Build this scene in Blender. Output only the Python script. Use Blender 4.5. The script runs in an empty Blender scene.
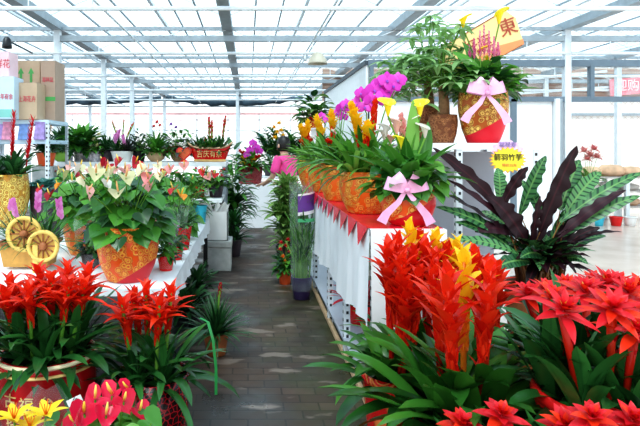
import bpy, math, random
from mathutils import Vector, Matrix
R = random.Random(7)
scene = bpy.context.scene
COL = scene.collection
F, VX, VY, H = 560.0, 248.0, 148.0, 1.6
def at(px, py, Y):            # a pixel and a depth -> a point in the greenhouse (metres)
    return Vector(((px - VX) * Y / F, Y, H + (VY - py) * Y / F))
def xat(px, Y): return (px - VX) * Y / F
def zat(py, Y): return H + (VY - py) * Y / F

# ------------------------------------------------------------------ materials
MATS = {}
def newmat(name):
    m = bpy.data.materials.new(name); m.use_nodes = True
    nt = m.node_tree
    for n in list(nt.nodes): nt.nodes.remove(n)
    out = nt.nodes.new('ShaderNodeOutputMaterial')
    return m, nt, out
def N(nt, t, **kw):
    n = nt.nodes.new(t)
    for k, v in kw.items():
        if k.startswith('i_'):
            key = k[2:]
            key = int(key) if key.isdigit() else key.replace('_', ' ')
            n.inputs[key].default_value = v
        else: setattr(n, k, v)
    return n
def ramp(nt, stops, fac=None):
    n = nt.nodes.new('ShaderNodeValToRGB')
    e = n.color_ramp.elements
    while len(e) < len(stops): e.new(0.5)
    for i, (p, c) in enumerate(stops):
        e[i].position = p; e[i].color = (*c, 1)
    if fac is not None: nt.links.new(fac, n.inputs[0])
    return n
def c4(c): return (c[0], c[1], c[2], 1.0)
def plain(name, col, rough=0.5, metal=0.0, noise=0.15, scale=8.0, bump=0.0, spec=0.5):
    m, nt, out = newmat(name)
    b = N(nt, 'ShaderNodeBsdfPrincipled'); b.inputs['Roughness'].default_value = rough
    b.inputs['Metallic'].default_value = metal
    b.inputs['Specular IOR Level'].default_value = spec
    tc = N(nt, 'ShaderNodeTexCoord'); nz = N(nt, 'ShaderNodeTexNoise', i_Scale=scale, i_Detail=4.0)
    nt.links.new(tc.outputs['Object'], nz.inputs['Vector'])
    lo = tuple(max(0, x * (1 - noise)) for x in col); hi = tuple(min(1, x * (1 + noise)) for x in col)
    r = ramp(nt, [(0.3, lo), (0.7, hi)], nz.outputs['Fac'])
    nt.links.new(r.outputs[0], b.inputs['Base Color'])
    if bump:
        bp = N(nt, 'ShaderNodeBump', i_Strength=bump, i_Distance=0.01)
        nt.links.new(nz.outputs['Fac'], bp.inputs['Height']); nt.links.new(bp.outputs[0], b.inputs['Normal'])
    nt.links.new(b.outputs[0], out.inputs[0])
    MATS[name] = m; return m
def leafmat(name, dark, light, rough=0.35, mid=None, trans=0.25, stripes=None, spec=0.5, sheen_scale=1.0):
    """dark/light: variation between leaves; mid: midrib colour; stripes: (colour, frequency, amount)"""
    m, nt, out = newmat(name)
    L = nt.links
    b = N(nt, 'ShaderNodeBsdfPrincipled'); b.inputs['Roughness'].default_value = rough
    b.inputs['Specular IOR Level'].default_value = spec
    at_ = N(nt, 'ShaderNodeAttribute'); at_.attribute_name = 'rnd'
    r = ramp(nt, [(0.0, dark), (1.0, light)], at_.outputs['Fac'])
    colr = r.outputs[0]
    uv = N(nt, 'ShaderNodeUVMap'); sx = N(nt, 'ShaderNodeSeparateXYZ'); L.new(uv.outputs[0], sx.inputs[0])
    au = N(nt, 'ShaderNodeMath', operation='SUBTRACT'); L.new(sx.outputs[0], au.inputs[0]); au.inputs[1].default_value = 0.5
    ab = N(nt, 'ShaderNodeMath', operation='ABSOLUTE'); L.new(au.outputs[0], ab.inputs[0])   # 0 mid .. 0.5 edge
    if stripes:
        sc, fq, am = stripes
        ad = N(nt, 'ShaderNodeMath', operation='MULTIPLY_ADD'); L.new(sx.outputs[1], ad.inputs[0]); ad.inputs[1].default_value = fq
        sl = N(nt, 'ShaderNodeMath', operation='MULTIPLY'); L.new(ab.outputs[0], sl.inputs[0]); sl.inputs[1].default_value = -7.0
        L.new(sl.outputs[0], ad.inputs[2])
        sn = N(nt, 'ShaderNodeMath', operation='SINE'); L.new(ad.outputs[0], sn.inputs[0])
        rr = ramp(nt, [(0.35, (0, 0, 0)), (0.6, (am, am, am))]); L.new(sn.outputs[0], rr.inputs[0])
        mx = N(nt, 'ShaderNodeMix', data_type='RGBA'); L.new(rr.outputs[0], mx.inputs[0]); L.new(colr, mx.inputs[6]); mx.inputs[7].default_value = c4(sc)
        colr = mx.outputs[2]
    if mid:
        rr = ramp(nt, [(0.02, (1, 1, 1)), (0.09, (0, 0, 0))], ab.outputs[0])
        mx = N(nt, 'ShaderNodeMix', data_type='RGBA'); L.new(rr.outputs[0], mx.inputs[0]); L.new(colr, mx.inputs[6]); mx.inputs[7].default_value = c4(mid)
        colr = mx.outputs[2]
    L.new(colr, b.inputs['Base Color'])
    if trans > 0:
        t = N(nt, 'ShaderNodeBsdfTranslucent'); L.new(colr, t.inputs[0])
        mix = N(nt, 'ShaderNodeMixShader'); mix.inputs[0].default_value = trans
        L.new(b.outputs[0], mix.inputs[1]); L.new(t.outputs[0], mix.inputs[2]); L.new(mix.outputs[0], out.inputs[0])
    else: L.new(b.outputs[0], out.inputs[0])
    MATS[name] = m; return m
def glassy(name, tint, alpha, rough=0.1, diffuse=(1, 1, 1)):
    """thin sheet: mostly see-through, part gloss and part scattering"""
    m, nt, out = newmat(name); L = nt.links
    t = N(nt, 'ShaderNodeBsdfTransparent'); t.inputs[0].default_value = c4(tint)
    b = N(nt, 'ShaderNodeBsdfPrincipled'); b.inputs['Base Color'].default_value = c4(diffuse); b.inputs['Roughness'].default_value = rough
    tr = N(nt, 'ShaderNodeBsdfTranslucent'); tr.inputs[0].default_value = c4(diffuse)
    m1 = N(nt, 'ShaderNodeMixShader'); m1.inputs[0].default_value = 0.5; L.new(b.outputs[0], m1.inputs[1]); L.new(tr.outputs[0], m1.inputs[2])
    tc = N(nt, 'ShaderNodeTexCoord'); nz = N(nt, 'ShaderNodeTexNoise', i_Scale=6.0, i_Detail=3.0); L.new(tc.outputs['Object'], nz.inputs['Vector'])
    rr = ramp(nt, [(0.35, (max(0, alpha - .1),) * 3), (0.7, (min(1, alpha + .12),) * 3)], nz.outputs['Fac'])
    mx = N(nt, 'ShaderNodeMixShader'); L.new(rr.outputs[0], mx.inputs[0]); L.new(t.outputs[0], mx.inputs[1]); L.new(m1.outputs[0], mx.inputs[2])
    L.new(mx.outputs[0], out.inputs[0]); MATS[name] = m; return m
def relief(name, base, gold, scale=14.0, rough=0.4, plainside=None, red=(0.65, 0.01, 0.02), thr=(0.10, 0.22, 0.34, 0.42)):
    """moulded pot: raised golden scroll rings on a coloured ground; plainside=(a,b): smooth red below z = a + b*x"""
    m, nt, out = newmat(name); L = nt.links
    b = N(nt, 'ShaderNodeBsdfPrincipled'); b.inputs['Roughness'].default_value = rough
    tc = N(nt, 'ShaderNodeTexCoord')
    nz = N(nt, 'ShaderNodeTexNoise', i_Scale=scale * .9, i_Detail=2.0); L.new(tc.outputs['Object'], nz.inputs['Vector'])
    va = N(nt, 'ShaderNodeMixRGB', blend_type='ADD'); va.inputs[0].default_value = 0.02
    L.new(tc.outputs['Object'], va.inputs[1]); L.new(nz.outputs['Color'], va.inputs[2])
    vo = N(nt, 'ShaderNodeTexVoronoi', i_Scale=scale); L.new(va.outputs[0], vo.inputs['Vector'])
    a, b_, c, d = thr
    rr = ramp(nt, [(0, (1, 1, 1)), (a, (0, 0, 0)), (b_, (0, 0, 0)), (c, (1, 1, 1)), (d, (1, 1, 1)), (d + .06, (0, 0, 0)), (d + .10, (0, 0, 0)), (d + .15, (1, 1, 1)), (d + .20, (1, 1, 1)), (d + .26, (0, 0, 0))], vo.outputs['Distance'])
    mx = N(nt, 'ShaderNodeMix', data_type='RGBA'); L.new(rr.outputs[0], mx.inputs[0]); mx.inputs[6].default_value = c4(base); mx.inputs[7].default_value = c4(gold)
    colr = mx.outputs[2]; hgt = rr.outputs[0]
    if plainside:
        sx = N(nt, 'ShaderNodeSeparateXYZ'); L.new(tc.outputs['Object'], sx.inputs[0])
        ma = N(nt, 'ShaderNodeMath', operation='MULTIPLY_ADD'); L.new(sx.outputs[0], ma.inputs[0]); ma.inputs[1].default_value = plainside[1]; ma.inputs[2].default_value = plainside[0]
        gt = N(nt, 'ShaderNodeMath', operation='GREATER_THAN'); L.new(ma.outputs[0], gt.inputs[0]); L.new(sx.outputs[2], gt.inputs[1])
        m2 = N(nt, 'ShaderNodeMix', data_type='RGBA'); L.new(gt.outputs[0], m2.inputs[0]); L.new(colr, m2.inputs[6]); m2.inputs[7].default_value = c4(red)
        colr = m2.outputs[2]
        iv = N(nt, 'ShaderNodeMath', operation='SUBTRACT'); iv.inputs[0].default_value = 1.0; L.new(gt.outputs[0], iv.inputs[1])
        mu = N(nt, 'ShaderNodeMath', operation='MULTIPLY'); L.new(iv.outputs[0], mu.inputs[0]); L.new(hgt, mu.inputs[1]); hgt = mu.outputs[0]
    L.new(colr, b.inputs['Base Color'])
    bp = N(nt, 'ShaderNodeBump', i_Strength=0.7, i_Distance=0.012); L.new(hgt, bp.inputs['Height']); L.new(bp.outputs[0], b.inputs['Normal'])
    L.new(b.outputs[0], out.inputs[0]); MATS[name] = m; return m

G = {}
leafmat('brom_leaf', (0.008, 0.045, 0.012), (0.045, 0.19, 0.04), rough=0.28, mid=(0.03, 0.13, 0.03), trans=0.16)
leafmat('brom_leaf_bright', (0.012, 0.075, 0.012), (0.075, 0.26, 0.035), rough=0.28, trans=0.2)
leafmat('green_leaf', (0.02, 0.12, 0.015), (0.13, 0.40, 0.05), rough=0.35, mid=(0.10, 0.28, 0.06), trans=0.25)
leafmat('dark_leaf', (0.010, 0.045, 0.016), (0.05, 0.18, 0.05), rough=0.35, mid=(0.03, 0.1, 0.03), trans=0.15)
leafmat('light_leaf', (0.08, 0.27, 0.03), (0.22, 0.48, 0.09), rough=0.4, trans=0.35)
leafmat('olive_leaf', (0.06, 0.14, 0.03), (0.22, 0.36, 0.10), rough=0.4, mid=(0.3, 0.4, 0.12), trans=0.3)
leafmat('money_leaf', (0.20, 0.38, 0.13), (0.45, 0.68, 0.32), rough=0.4, mid=(0.35, 0.5, 0.22), trans=0.35)
leafmat('blue_leaf', (0.03, 0.14, 0.12), (0.12, 0.36, 0.30), rough=0.45, mid=(0.25, 0.5, 0.45), trans=0.2)
leafmat('variegated_leaf', (0.07, 0.22, 0.04), (0.22, 0.42, 0.10), rough=0.4, mid=(0.5, 0.6, 0.25), trans=0.25, stripes=((0.45, 0.55, 0.2), 40, .5))
leafmat('calathea_leaf', (0.03, 0.12, 0.04), (0.11, 0.30, 0.10), rough=0.35, mid=(0.16, 0.34, 0.10), trans=0.12, stripes=((0.008, 0.05, 0.02), 75, .95))
leafmat('calathea_back', (0.006, 0.0015, 0.003), (0.028, 0.004, 0.010), rough=0.5, mid=(0.05, 0.008, 0.014), trans=0.02, spec=0.3)
leafmat('purple_leaf', (0.02, 0.02, 0.025), (0.08, 0.09, 0.08), rough=0.4, trans=0.1)
def petal(n, a, b, rough=0.35, trans=0.3, mid=None): leafmat(n, a, b, rough=rough, trans=trans, mid=mid, spec=0.4)
petal('red_bract', (0.62, 0.006, 0.003), (0.95, 0.06, 0.015))
petal('yellow_bract', (0.9, 0.42, 0.01), (1.0, 0.72, 0.03))
petal('orange_bract', (0.85, 0.16, 0.01), (1.0, 0.38, 0.03))
petal('red_petal', (0.55, 0.004, 0.012), (0.85, 0.03, 0.045))
petal('anthurium_red', (0.62, 0.006, 0.04), (0.85, 0.03, 0.10), rough=0.2)
petal('dark_red_petal', (0.35, 0.004, 0.02), (0.6, 0.02, 0.04))
petal('cream_petal', (0.50, 0.50, 0.22), (0.80, 0.72, 0.48))
petal('pink_petal', (0.75, 0.25, 0.25), (0.88, 0.50, 0.44))
petal('white_petal', (0.72, 0.62, 0.56), (0.88, 0.84, 0.78))
petal('magenta_petal', (0.60, 0.015, 0.42), (0.88, 0.10, 0.70))
petal('quill_pink', (0.70, 0.14, 0.50), (0.90, 0.38, 0.75))
petal('violet_petal', (0.22, 0.04, 0.45), (0.4, 0.1, 0.6))
petal('celosia_pink', (0.75, 0.10, 0.35), (0.95, 0.42, 0.60))
petal('calla_yellow', (0.92, 0.60, 0.01), (1.0, 0.82, 0.04))
petal('stem_green', (0.10, 0.30, 0.03), (0.25, 0.5, 0.08))
petal('stem_brown', (0.12, 0.045, 0.02), (0.42, 0.20, 0.07))
petal('stamen', (0.95, 0.62, 0.05), (1.0, 0.85, 0.25))
plain('soil', (0.03, 0.018, 0.01), 0.95, noise=.5, scale=40, bump=.5)
plain('white_cloth', (0.86, 0.87, 0.90), 0.8, noise=.03, scale=5, bump=.15)
plain('white_paint', (0.86, 0.88, 0.90), 0.5, noise=.03)
plain('steel_white', (0.74, 0.79, 0.83), 0.4, noise=.05, metal=0.1)
plain('steel_grey', (0.33, 0.38, 0.42), 0.45, noise=.1, metal=.2)
plain('steel_dark', (0.05, 0.07, 0.09), 0.5, noise=.15)
plain('frame_grey', (0.15, 0.20, 0.25), 0.45, noise=.08)
plain('grey_panel', (0.40, 0.42, 0.48), 0.5, noise=.05, scale=3)
plain('red_glaze', (0.45, 0.008, 0.012), 0.12, noise=.25, scale=4)
plain('red_plastic', (0.75, 0.015, 0.015), 0.22, noise=.08)
plain('red_foil', (0.80, 0.02, 0.05), 0.25, noise=.1, scale=12)
plain('orange_plastic', (0.80, 0.12, 0.03), 0.35)
plain('cream_glaze', (0.86, 0.74, 0.48), 0.3)
plain('gold_paint', (0.85, 0.58, 0.22), 0.35, noise=.2)
plain('black_plastic', (0.012, 0.012, 0.016), 0.35, noise=.3)
plain('dark_pot', (0.05, 0.035, 0.045), 0.4, noise=.3)
plain('purple_plastic', (0.035, 0.02, 0.08), 0.3, noise=.2)
plain('white_ceramic', (0.85, 0.85, 0.84), 0.25, noise=.03)
plain('turquoise_plastic', (0.05, 0.50, 0.66), 0.3, noise=.06)
plain('lime_ceramic', (0.32, 0.60, 0.10), 0.25, noise=.1)
plain('silver_wrap', (0.55, 0.50, 0.55), 0.3, metal=.4, noise=.5, scale=30, bump=.6)
plain('yellow_wood', (0.85, 0.58, 0.15), 0.5, noise=.12, scale=14)
plain('barrow_wood', (0.62, 0.32, 0.07), 0.5, noise=.2, scale=14)
plain('brown_wood', (0.35, 0.12, 0.04), 0.6, noise=.25, scale=14)
plain('pale_wood', (0.62, 0.42, 0.26), 0.6, noise=.2, scale=10)
plain('cardboard', (0.58, 0.43, 0.30), 0.8, noise=.06, scale=6)
plain('cardboard_side', (0.48, 0.35, 0.27), 0.8, noise=.06, scale=6)
plain('print_green', (0.10, 0.42, 0.12), 0.7, noise=.05)
plain('print_red', (0.70, 0.10, 0.14), 0.7, noise=.05)
plain('print_brown', (0.40, 0.07, 0.04), 0.7, noise=.05)
plain('print_black', (0.02, 0.02, 0.02), 0.7, noise=.05)
plain('print_white', (0.92, 0.85, 0.86), 0.7, noise=.05)
plain('pale_blue', (0.62, 0.78, 0.90), 0.6, noise=.05)
plain('pale_pink', (0.92, 0.66, 0.72), 0.6, noise=.05)
plain('teal_strip', (0.25, 0.60, 0.55), 0.6, noise=.05)
plain('violet_pack', (0.35, 0.25, 0.55), 0.5, noise=.3, scale=20)
plain('pink_pack', (0.75, 0.30, 0.45), 0.5, noise=.3, scale=20)
plain('blue_pack', (0.18, 0.30, 0.62), 0.5, noise=.3, scale=20)
plain('tag_yellow', (0.98, 0.80, 0.05), 0.6, noise=.05)
plain('tag_orange', (0.95, 0.40, 0.10), 0.6, noise=.05)
plain('tag_pink', (0.90, 0.58, 0.80), 0.6, noise=.2, scale=60)
plain('banner_cream', (0.95, 0.66, 0.30), 0.6, noise=.08, scale=3)
plain('banner_orange', (0.90, 0.30, 0.12), 0.6, noise=.1, scale=3)
plain('sign_pink', (0.85, 0.25, 0.30), 0.6, noise=.2, scale=6)
plain('bow_pink', (0.92, 0.48, 0.74), 0.3, noise=.1, scale=20)
plain('stone', (0.50, 0.46, 0.43), 0.8, noise=.3, scale=6)
plain('tan_stone', (0.62, 0.40, 0.26), 0.8, noise=.25, scale=6)
plain('grey_crate', (0.42, 0.43, 0.42), 0.75, noise=.15, scale=10)
plain('shirt_pink', (0.88, 0.08, 0.34), 0.8, noise=.08)
plain('skin', (0.62, 0.38, 0.27), 0.5, noise=.06)
plain('hair', (0.012, 0.010, 0.010), 0.45, noise=.3, scale=40)
plain('trousers', (0.03, 0.035, 0.06), 0.8, noise=.2)
plain('lamp_shade', (0.55, 0.50, 0.40), 0.4, noise=.05)
plain('bulb', (0.9, 0.9, 0.85), 0.3)
plain('green_strap', (0.015, 0.22, 0.05), 0.35, noise=.1)
plain('label_purple', (0.16, 0.05, 0.30), 0.4, noise=.1)
plain('label_green', (0.10, 0.50, 0.22), 0.4, noise=.1)
plain('shade_cloth', (0.05, 0.08, 0.11), 0.9, noise=.4, scale=4)
plain('trunk', (0.28, 0.16, 0.08), 0.8, noise=.3, scale=30, bump=.5)
plain('pink_rail', (0.80, 0.45, 0.45), 0.6, noise=.1)
plain('spadix_pink', (0.85, 0.45, 0.20), 0.5)
relief('pot_gold_orange', (0.90, 0.16, 0.012), (0.97, 0.48, 0.08), 21, thr=(.05, .13, .20, .36))
relief('pot_gold_half', (0.85, 0.12, 0.015), (0.97, 0.52, 0.12), 21, thr=(.05, .13, .20, .36), plainside=(0.10, 0.6))
relief('pot_orange_half', (0.85, 0.10, 0.008), (0.97, 0.38, 0.05), 21, plainside=(0.035, 0.6), thr=(.05, .13, .20, .36))
relief('vase_half', (0.55, 0.13, 0.02), (0.98, 0.62, 0.15), 21, plainside=(0.15, 0.6), thr=(.05, .13, .20, .36), red=(0.80, 0.01, 0.03))
relief('pot_gold', (0.55, 0.25, 0.03), (0.95, 0.70, 0.18), 18, rough=.3)
relief('pot_red_gold', (0.75, 0.012, 0.012), (0.85, 0.25, 0.06), 9, rough=.2, thr=(.02, .3, .34, .36))
relief('pot_dark_red', (0.22, 0.01, 0.02), (0.42, 0.05, 0.05), 22, rough=.3)
relief('woven_brown', (0.20, 0.06, 0.02), (0.52, 0.22, 0.09), 30, rough=.7)
def crackle():
    m, nt, out = newmat('crackle'); L = nt.links
    b = N(nt, 'ShaderNodeBsdfPrincipled', i_Roughness=0.25)
    tc = N(nt, 'ShaderNodeTexCoord'); vo = N(nt, 'ShaderNodeTexVoronoi', feature='DISTANCE_TO_EDGE', i_Scale=34.0); L.new(tc.outputs['Object'], vo.inputs['Vector'])
    r = ramp(nt, [(0.03, (0.45, 0.01, 0.02)), (0.12, (0.02, 0.004, 0.006))], vo.outputs['Distance'])
    L.new(r.outputs[0], b.inputs['Base Color']); L.new(b.outputs[0], out.inputs[0]); MATS['crackle'] = m
crackle()
def paver():
    m, nt, out = newmat('paving'); L = nt.links
    b = N(nt, 'ShaderNodeBsdfPrincipled')
    tc = N(nt, 'ShaderNodeTexCoord')
    br = N(nt, 'ShaderNodeTexBrick', i_Scale=1.0); br.offset = .5
    br.inputs['Brick Width'].default_value = 0.22; br.inputs['Row Height'].default_value = 0.11; br.inputs['Mortar Size'].default_value = 0.006
    br.inputs['Color1'].default_value = (0.050, 0.032, 0.024, 1); br.inputs['Color2'].default_value = (0.085, 0.056, 0.042, 1); br.inputs['Mortar'].default_value = (0.030, 0.021, 0.017, 1)
    L.new(tc.outputs['Object'], br.inputs['Vector'])
    n1 = N(nt, 'ShaderNodeTexNoise', i_Scale=1.6, i_Detail=5.0); L.new(tc.outputs['Object'], n1.inputs['Vector'])
    r1 = ramp(nt, [(0.35, (0.45, 0.45, 0.5)), (0.65, (1.25, 1.2, 1.15))], n1.outputs['Fac'])
    mu = N(nt, 'ShaderNodeMix', data_type='RGBA', blend_type='MULTIPLY'); mu.inputs[0].default_value = 1; L.new(br.outputs['Color'], mu.inputs[6]); L.new(r1.outputs[0], mu.inputs[7])
    # moss toward the right of the aisle
    sx = N(nt, 'ShaderNodeSeparateXYZ'); L.new(tc.outputs['Object'], sx.inputs[0])
    n2 = N(nt, 'ShaderNodeTexNoise', i_Scale=3.0, i_Detail=6.0); L.new(tc.outputs['Object'], n2.inputs['Vector'])
    ad = N(nt, 'ShaderNodeMath', operation='MULTIPLY_ADD'); L.new(sx.outputs[0], ad.inputs[0]); ad.inputs[1].default_value = 0.55; L.new(n2.outputs['Fac'], ad.inputs[2])
    r2 = ramp(nt, [(0.58, (0, 0, 0)), (0.95, (.7, .7, .7))], ad.outputs[0])
    mo = N(nt, 'ShaderNodeMix', data_type='RGBA'); L.new(r2.outputs[0], mo.inputs[0]); L.new(mu.outputs[2], mo.inputs[6]); mo.inputs[7].default_value = (0.052, 0.060, 0.020, 1)
    # pale worn patches
    mp = N(nt, 'ShaderNodeMapping'); mp.inputs['Scale'].default_value = (2.2, 5.0, 1); L.new(tc.outputs['Object'], mp.inputs[0])
    n3 = N(nt, 'ShaderNodeTexNoise', i_Scale=1.0, i_Detail=4.0); L.new(mp.outputs[0], n3.inputs['Vector'])
    r3 = ramp(nt, [(0.585, (0, 0, 0)), (0.64, (.8, .8, .8))], n3.outputs['Fac'])
    pw = N(nt, 'ShaderNodeMix', data_type='RGBA'); L.new(r3.outputs[0], pw.inputs[0]); L.new(mo.outputs[2], pw.inputs[6]); pw.inputs[7].default_value = (0.22, 0.17, 0.14, 1)
    L.new(pw.outputs[2], b.inputs['Base Color'])
    rr = ramp(nt, [(0.35, (0.25,) * 3), (0.6, (0.7,) * 3)], n1.outputs['Fac']); L.new(rr.outputs[0], b.inputs['Roughness'])
    bp = N(nt, 'ShaderNodeBump', i_Strength=0.3, i_Distance=0.008); L.new(br.outputs['Fac'], bp.inputs['Height']); bp.invert = True; L.new(bp.outputs[0], b.inputs['Normal'])
    L.new(b.outputs[0], out.inputs[0]); MATS['paving'] = m
paver()
plain('concrete', (0.56, 0.46, 0.40), 0.22, noise=.14, scale=1.6)
glassy('roof_glass', (0.86, 0.96, 1.0), 0.34, 0.2, (0.80, 0.94, 1.0))
glassy('wall_glass', (1.0, 1.0, 1.0), 0.55, 0.4, (1.0, 1.0, 1.0))
glassy('clear_glass', (0.97, 0.98, 0.98), 0.03, 0.05)
glassy('sleeve_film', (0.93, 0.97, 0.95), 0.17, 0.05, (.85, .95, .92))
glassy('cellophane', (0.97, 0.99, 0.99), 0.07, 0.06, (.9, .95, .95))

# ------------------------------------------------------------------ mesh builder
class MB:
    def __init__(s): s.v = []; s.f = []; s.uv = []; s.r = []; s.m = []; s.mats = []
    def mi(s, mat):
        if mat not in s.mats: s.mats.append(mat)
        return s.mats.index(mat)
    def add(s, vs, fs, mat, uvs=None, rnd=None):
        o = len(s.v); s.v += [tuple(v) for v in vs]
        s.uv += uvs if uvs else [(0.5, 0.5)] * len(vs)
        k = s.mi(mat)
        if rnd is None: rnd = R.random()
        for f in fs: s.f.append(tuple(i + o for i in f)); s.r.append(rnd); s.m.append(k)
    def box(s, lo, hi, mat, M=None, rnd=.5):
        vs = [Vector((x, y, z)) for x in (lo[0], hi[0]) for y in (lo[1], hi[1]) for z in (lo[2], hi[2])]
        if M: vs = [M @ v for v in vs]
        s.add(vs, [(0, 1, 3, 2), (4, 6, 7, 5), (0, 4, 5, 1), (2, 3, 7, 6), (0, 2, 6, 4), (1, 5, 7, 3)], mat, rnd=rnd)
        return s
    def tube(s, pts, rad, mat, n=6, rnd=None, cap=True):
        pts = [Vector(p) for p in pts]
        if not hasattr(rad, '__len__'): rad = [rad] * len(pts)
        vs = []; fs = []; up = None
        for i, p in enumerate(pts):
            d = (pts[min(i + 1, len(pts) - 1)] - pts[max(i - 1, 0)])
            if d.length < 1e-9: d = Vector((0, 0, 1))
            d.normalize()
            if up is None: up = d.orthogonal().normalized()
            a = (up - d * up.dot(d)); a = a.normalized() if a.length > 1e-6 else d.orthogonal().normalized()
            up = a; b = d.cross(a)
            for k in range(n):
                t = 2 * math.pi * k / n; vs.append(p + (a * math.cos(t) + b * math.sin(t)) * rad[i])
        for i in range(len(pts) - 1):
            for k in range(n): fs.append((i * n + k, i * n + (k + 1) % n, (i + 1) * n + (k + 1) % n, (i + 1) * n + k))
        if cap: fs.append(tuple(range(n))[::-1]); fs.append(tuple((len(pts) - 1) * n + k for k in range(n)))
        s.add(vs, fs, mat, rnd=rnd); return s
    def lathe(s, prof, mat, n=32, c=(0, 0, 0), sx=1.0, sy=1.0, cap0=False, cap1=False, M=None, rnd=.5):
        vs = []; fs = []
        for (r, z) in prof:
            for k in range(n):
                t = 2 * math.pi * k / n; vs.append(Vector((c[0] + r * sx * math.cos(t), c[1] + r * sy * math.sin(t), c[2] + z)))
        for i in range(len(prof) - 1):
            for k in range(n): fs.append((i * n + k, i * n + (k + 1) % n, (i + 1) * n + (k + 1) % n, (i + 1) * n + k))
        if cap0: fs.append(tuple(range(n))[::-1])
        if cap1: fs.append(tuple((len(prof) - 1) * n + k for k in range(n)))
        if M: vs = [M @ v for v in vs]
        s.add(vs, fs, mat, rnd=rnd); return s
    def poly(s, pts, mat, thick=None, rnd=.5):
        """flat polygon, optionally given thickness vector"""
        pts = [Vector(p) for p in pts]; n = len(pts)
        if thick is None: s.add(pts, [tuple(range(n))], mat, rnd=rnd)
        else:
            t = Vector(thick); vs = pts + [p + t for p in pts]
            fs = [tuple(range(n))[::-1], tuple(range(n, 2 * n))] + [(i, (i + 1) % n, n + (i + 1) % n, n + i) for i in range(n)]
            s.add(vs, fs, mat, rnd=rnd)
        return s
    def leaf(s, base, az, el, length, width, droop, mat, fold=.25, seg=8, shape='strap', twist=0.0, wave=0.0, rnd=None, power=1.4, base_w=None, curl=0.0):
        """ribbon blade that leaves base at azimuth az and elevation el and arches down by droop (radians)"""
        p = Vector(base); vs = []; uvs = []; ds = length / seg
        h = Vector((math.cos(az), math.sin(az), 0)); side0 = Vector((-math.sin(az), math.cos(az), 0))
        ph = R.random() * 6.28
        for i in range(seg + 1):
            t = i / seg
            e = el - droop * t ** power
            d = h * math.cos(e) + Vector((0, 0, 1)) * math.sin(e)
            nrm = h * (-math.sin(e)) + Vector((0, 0, 1)) * math.cos(e)
            tw = twist * t
            sd = side0 * math.cos(tw) + nrm * math.sin(tw); nn = nrm * math.cos(tw) - side0 * math.sin(tw)
            if shape == 'strap': w = (0.62 + 0.38 * math.sin(min(1, t * 1.7) * math.pi / 2)) * max(0.0, 1 - t ** 5) ** .7
            elif shape == 'lance': w = math.sin(math.pi * min(1, (t * .93 + .07)) ** .8) ** .85
            elif shape == 'ovate': w = math.sin(math.pi * (t * .97 + .03) ** .62) ** .9
            elif shape == 'bract': w = (.75 + .25 * math.sin(t * 3.1)) * (1 - t ** 2.2)
            elif shape == 'grass': w = 1 - t ** 1.5
            else: w = 1 - t
            w = max(w, 0.02) * width / 2
            wv = wave * math.sin(t * 26 + ph) * w
            wv2 = wave * math.sin(t * 26 + ph + 1.8) * w
            up = nn * (fold * w)
            vs += [p - sd * w + up + nn * wv, p.copy(), p + sd * w + up + nn * wv2]
            uvs += [(0, t), (.5, t), (1, t)]
            p = p + d * ds
            if curl: h = (Matrix.Rotation(curl / seg, 3, 'Z') @ h); side0 = Vector((-h.y, h.x, 0))
        fs = []
        for i in range(seg):
            a = i * 3; fs += [(a, a + 1, a + 4, a + 3), (a + 1, a + 2, a + 5, a + 4)]
        s.add(vs, fs, mat, uvs, rnd); return p
    def build(s, name, parent=None, smooth=True, loc=None, bevel=None):
        me = bpy.data.meshes.new(name); me.from_pydata(s.v, [], s.f)
        for m in s.mats: me.materials.append(MATS[m])
        n = len(s.f)
        me.polygons.foreach_set('material_index', s.m)
        me.polygons.foreach_set('use_smooth', [smooth] * n)
        uvl = me.uv_layers.new(name='UVMap'); li = [0] * len(me.loops); me.loops.foreach_get('vertex_index', li)
        fl = [0.0] * (2 * len(li))
        for i, vi in enumerate(li): fl[2 * i], fl[2 * i + 1] = s.uv[vi]
        uvl.data.foreach_set('uv', fl)
        a = me.attributes.new('rnd', 'FLOAT', 'FACE'); a.data.foreach_set('value', s.r)
        me.update()
        o = bpy.data.objects.new(name, me); COL.objects.link(o)
        if parent: o.parent = parent
        if loc is not None: o.location = loc
        if bevel:
            md = o.modifiers.new('bevel', 'BEVEL'); md.width = bevel; md.segments = 2; md.limit_method = 'ANGLE'
        return o
def tag(o, label, cat, group=None, kind=None):
    o['label'] = label; o['category'] = cat
    if group: o['group'] = group
    if kind: o['kind'] = kind
    return o
def thing(name, label, cat, loc, group=None, rz=0):
    o = bpy.data.objects.new(name, None); COL.objects.link(o); o.location = loc; o.rotation_euler.z = rz; o.empty_display_size = .1
    return tag(o, label, cat, group)
def struct(mb, name, smooth=False):
    o = mb.build(name, smooth=smooth); o['kind'] = 'structure'; return o
def lettering(txt, size, mat, parent, loc, rot=(math.pi / 2, 0, 0), extrude=.002, name='lettering', squash=1.0, wrap=None):
    cu = bpy.data.curves.new(name, 'FONT'); cu.body = txt; cu.size = size; cu.extrude = extrude; cu.align_x = 'CENTER'; cu.align_y = 'CENTER'; cu.resolution_u = 3
    tmp = bpy.data.objects.new('tmp_text', cu); COL.objects.link(tmp)
    me = bpy.data.meshes.new_from_object(tmp.evaluated_get(bpy.context.evaluated_depsgraph_get()))
    bpy.data.objects.remove(tmp); bpy.data.curves.remove(cu)
    if wrap:                       # bend the flat writing round an upright pot: wrap(x, z) -> point in the pot's own space
        for v in me.vertices: v.co = wrap(v.co.x, v.co.y, v.co.z)
    me.materials.clear(); me.materials.append(MATS[mat])
    o = bpy.data.objects.new(name, me); COL.objects.link(o); o.parent = parent
    if not wrap: o.location = loc; o.rotation_euler = rot; o.scale = (squash, 1, 1)
    return o
rr = lambda a, b: R.uniform(a, b)
PI = math.pi

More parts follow.
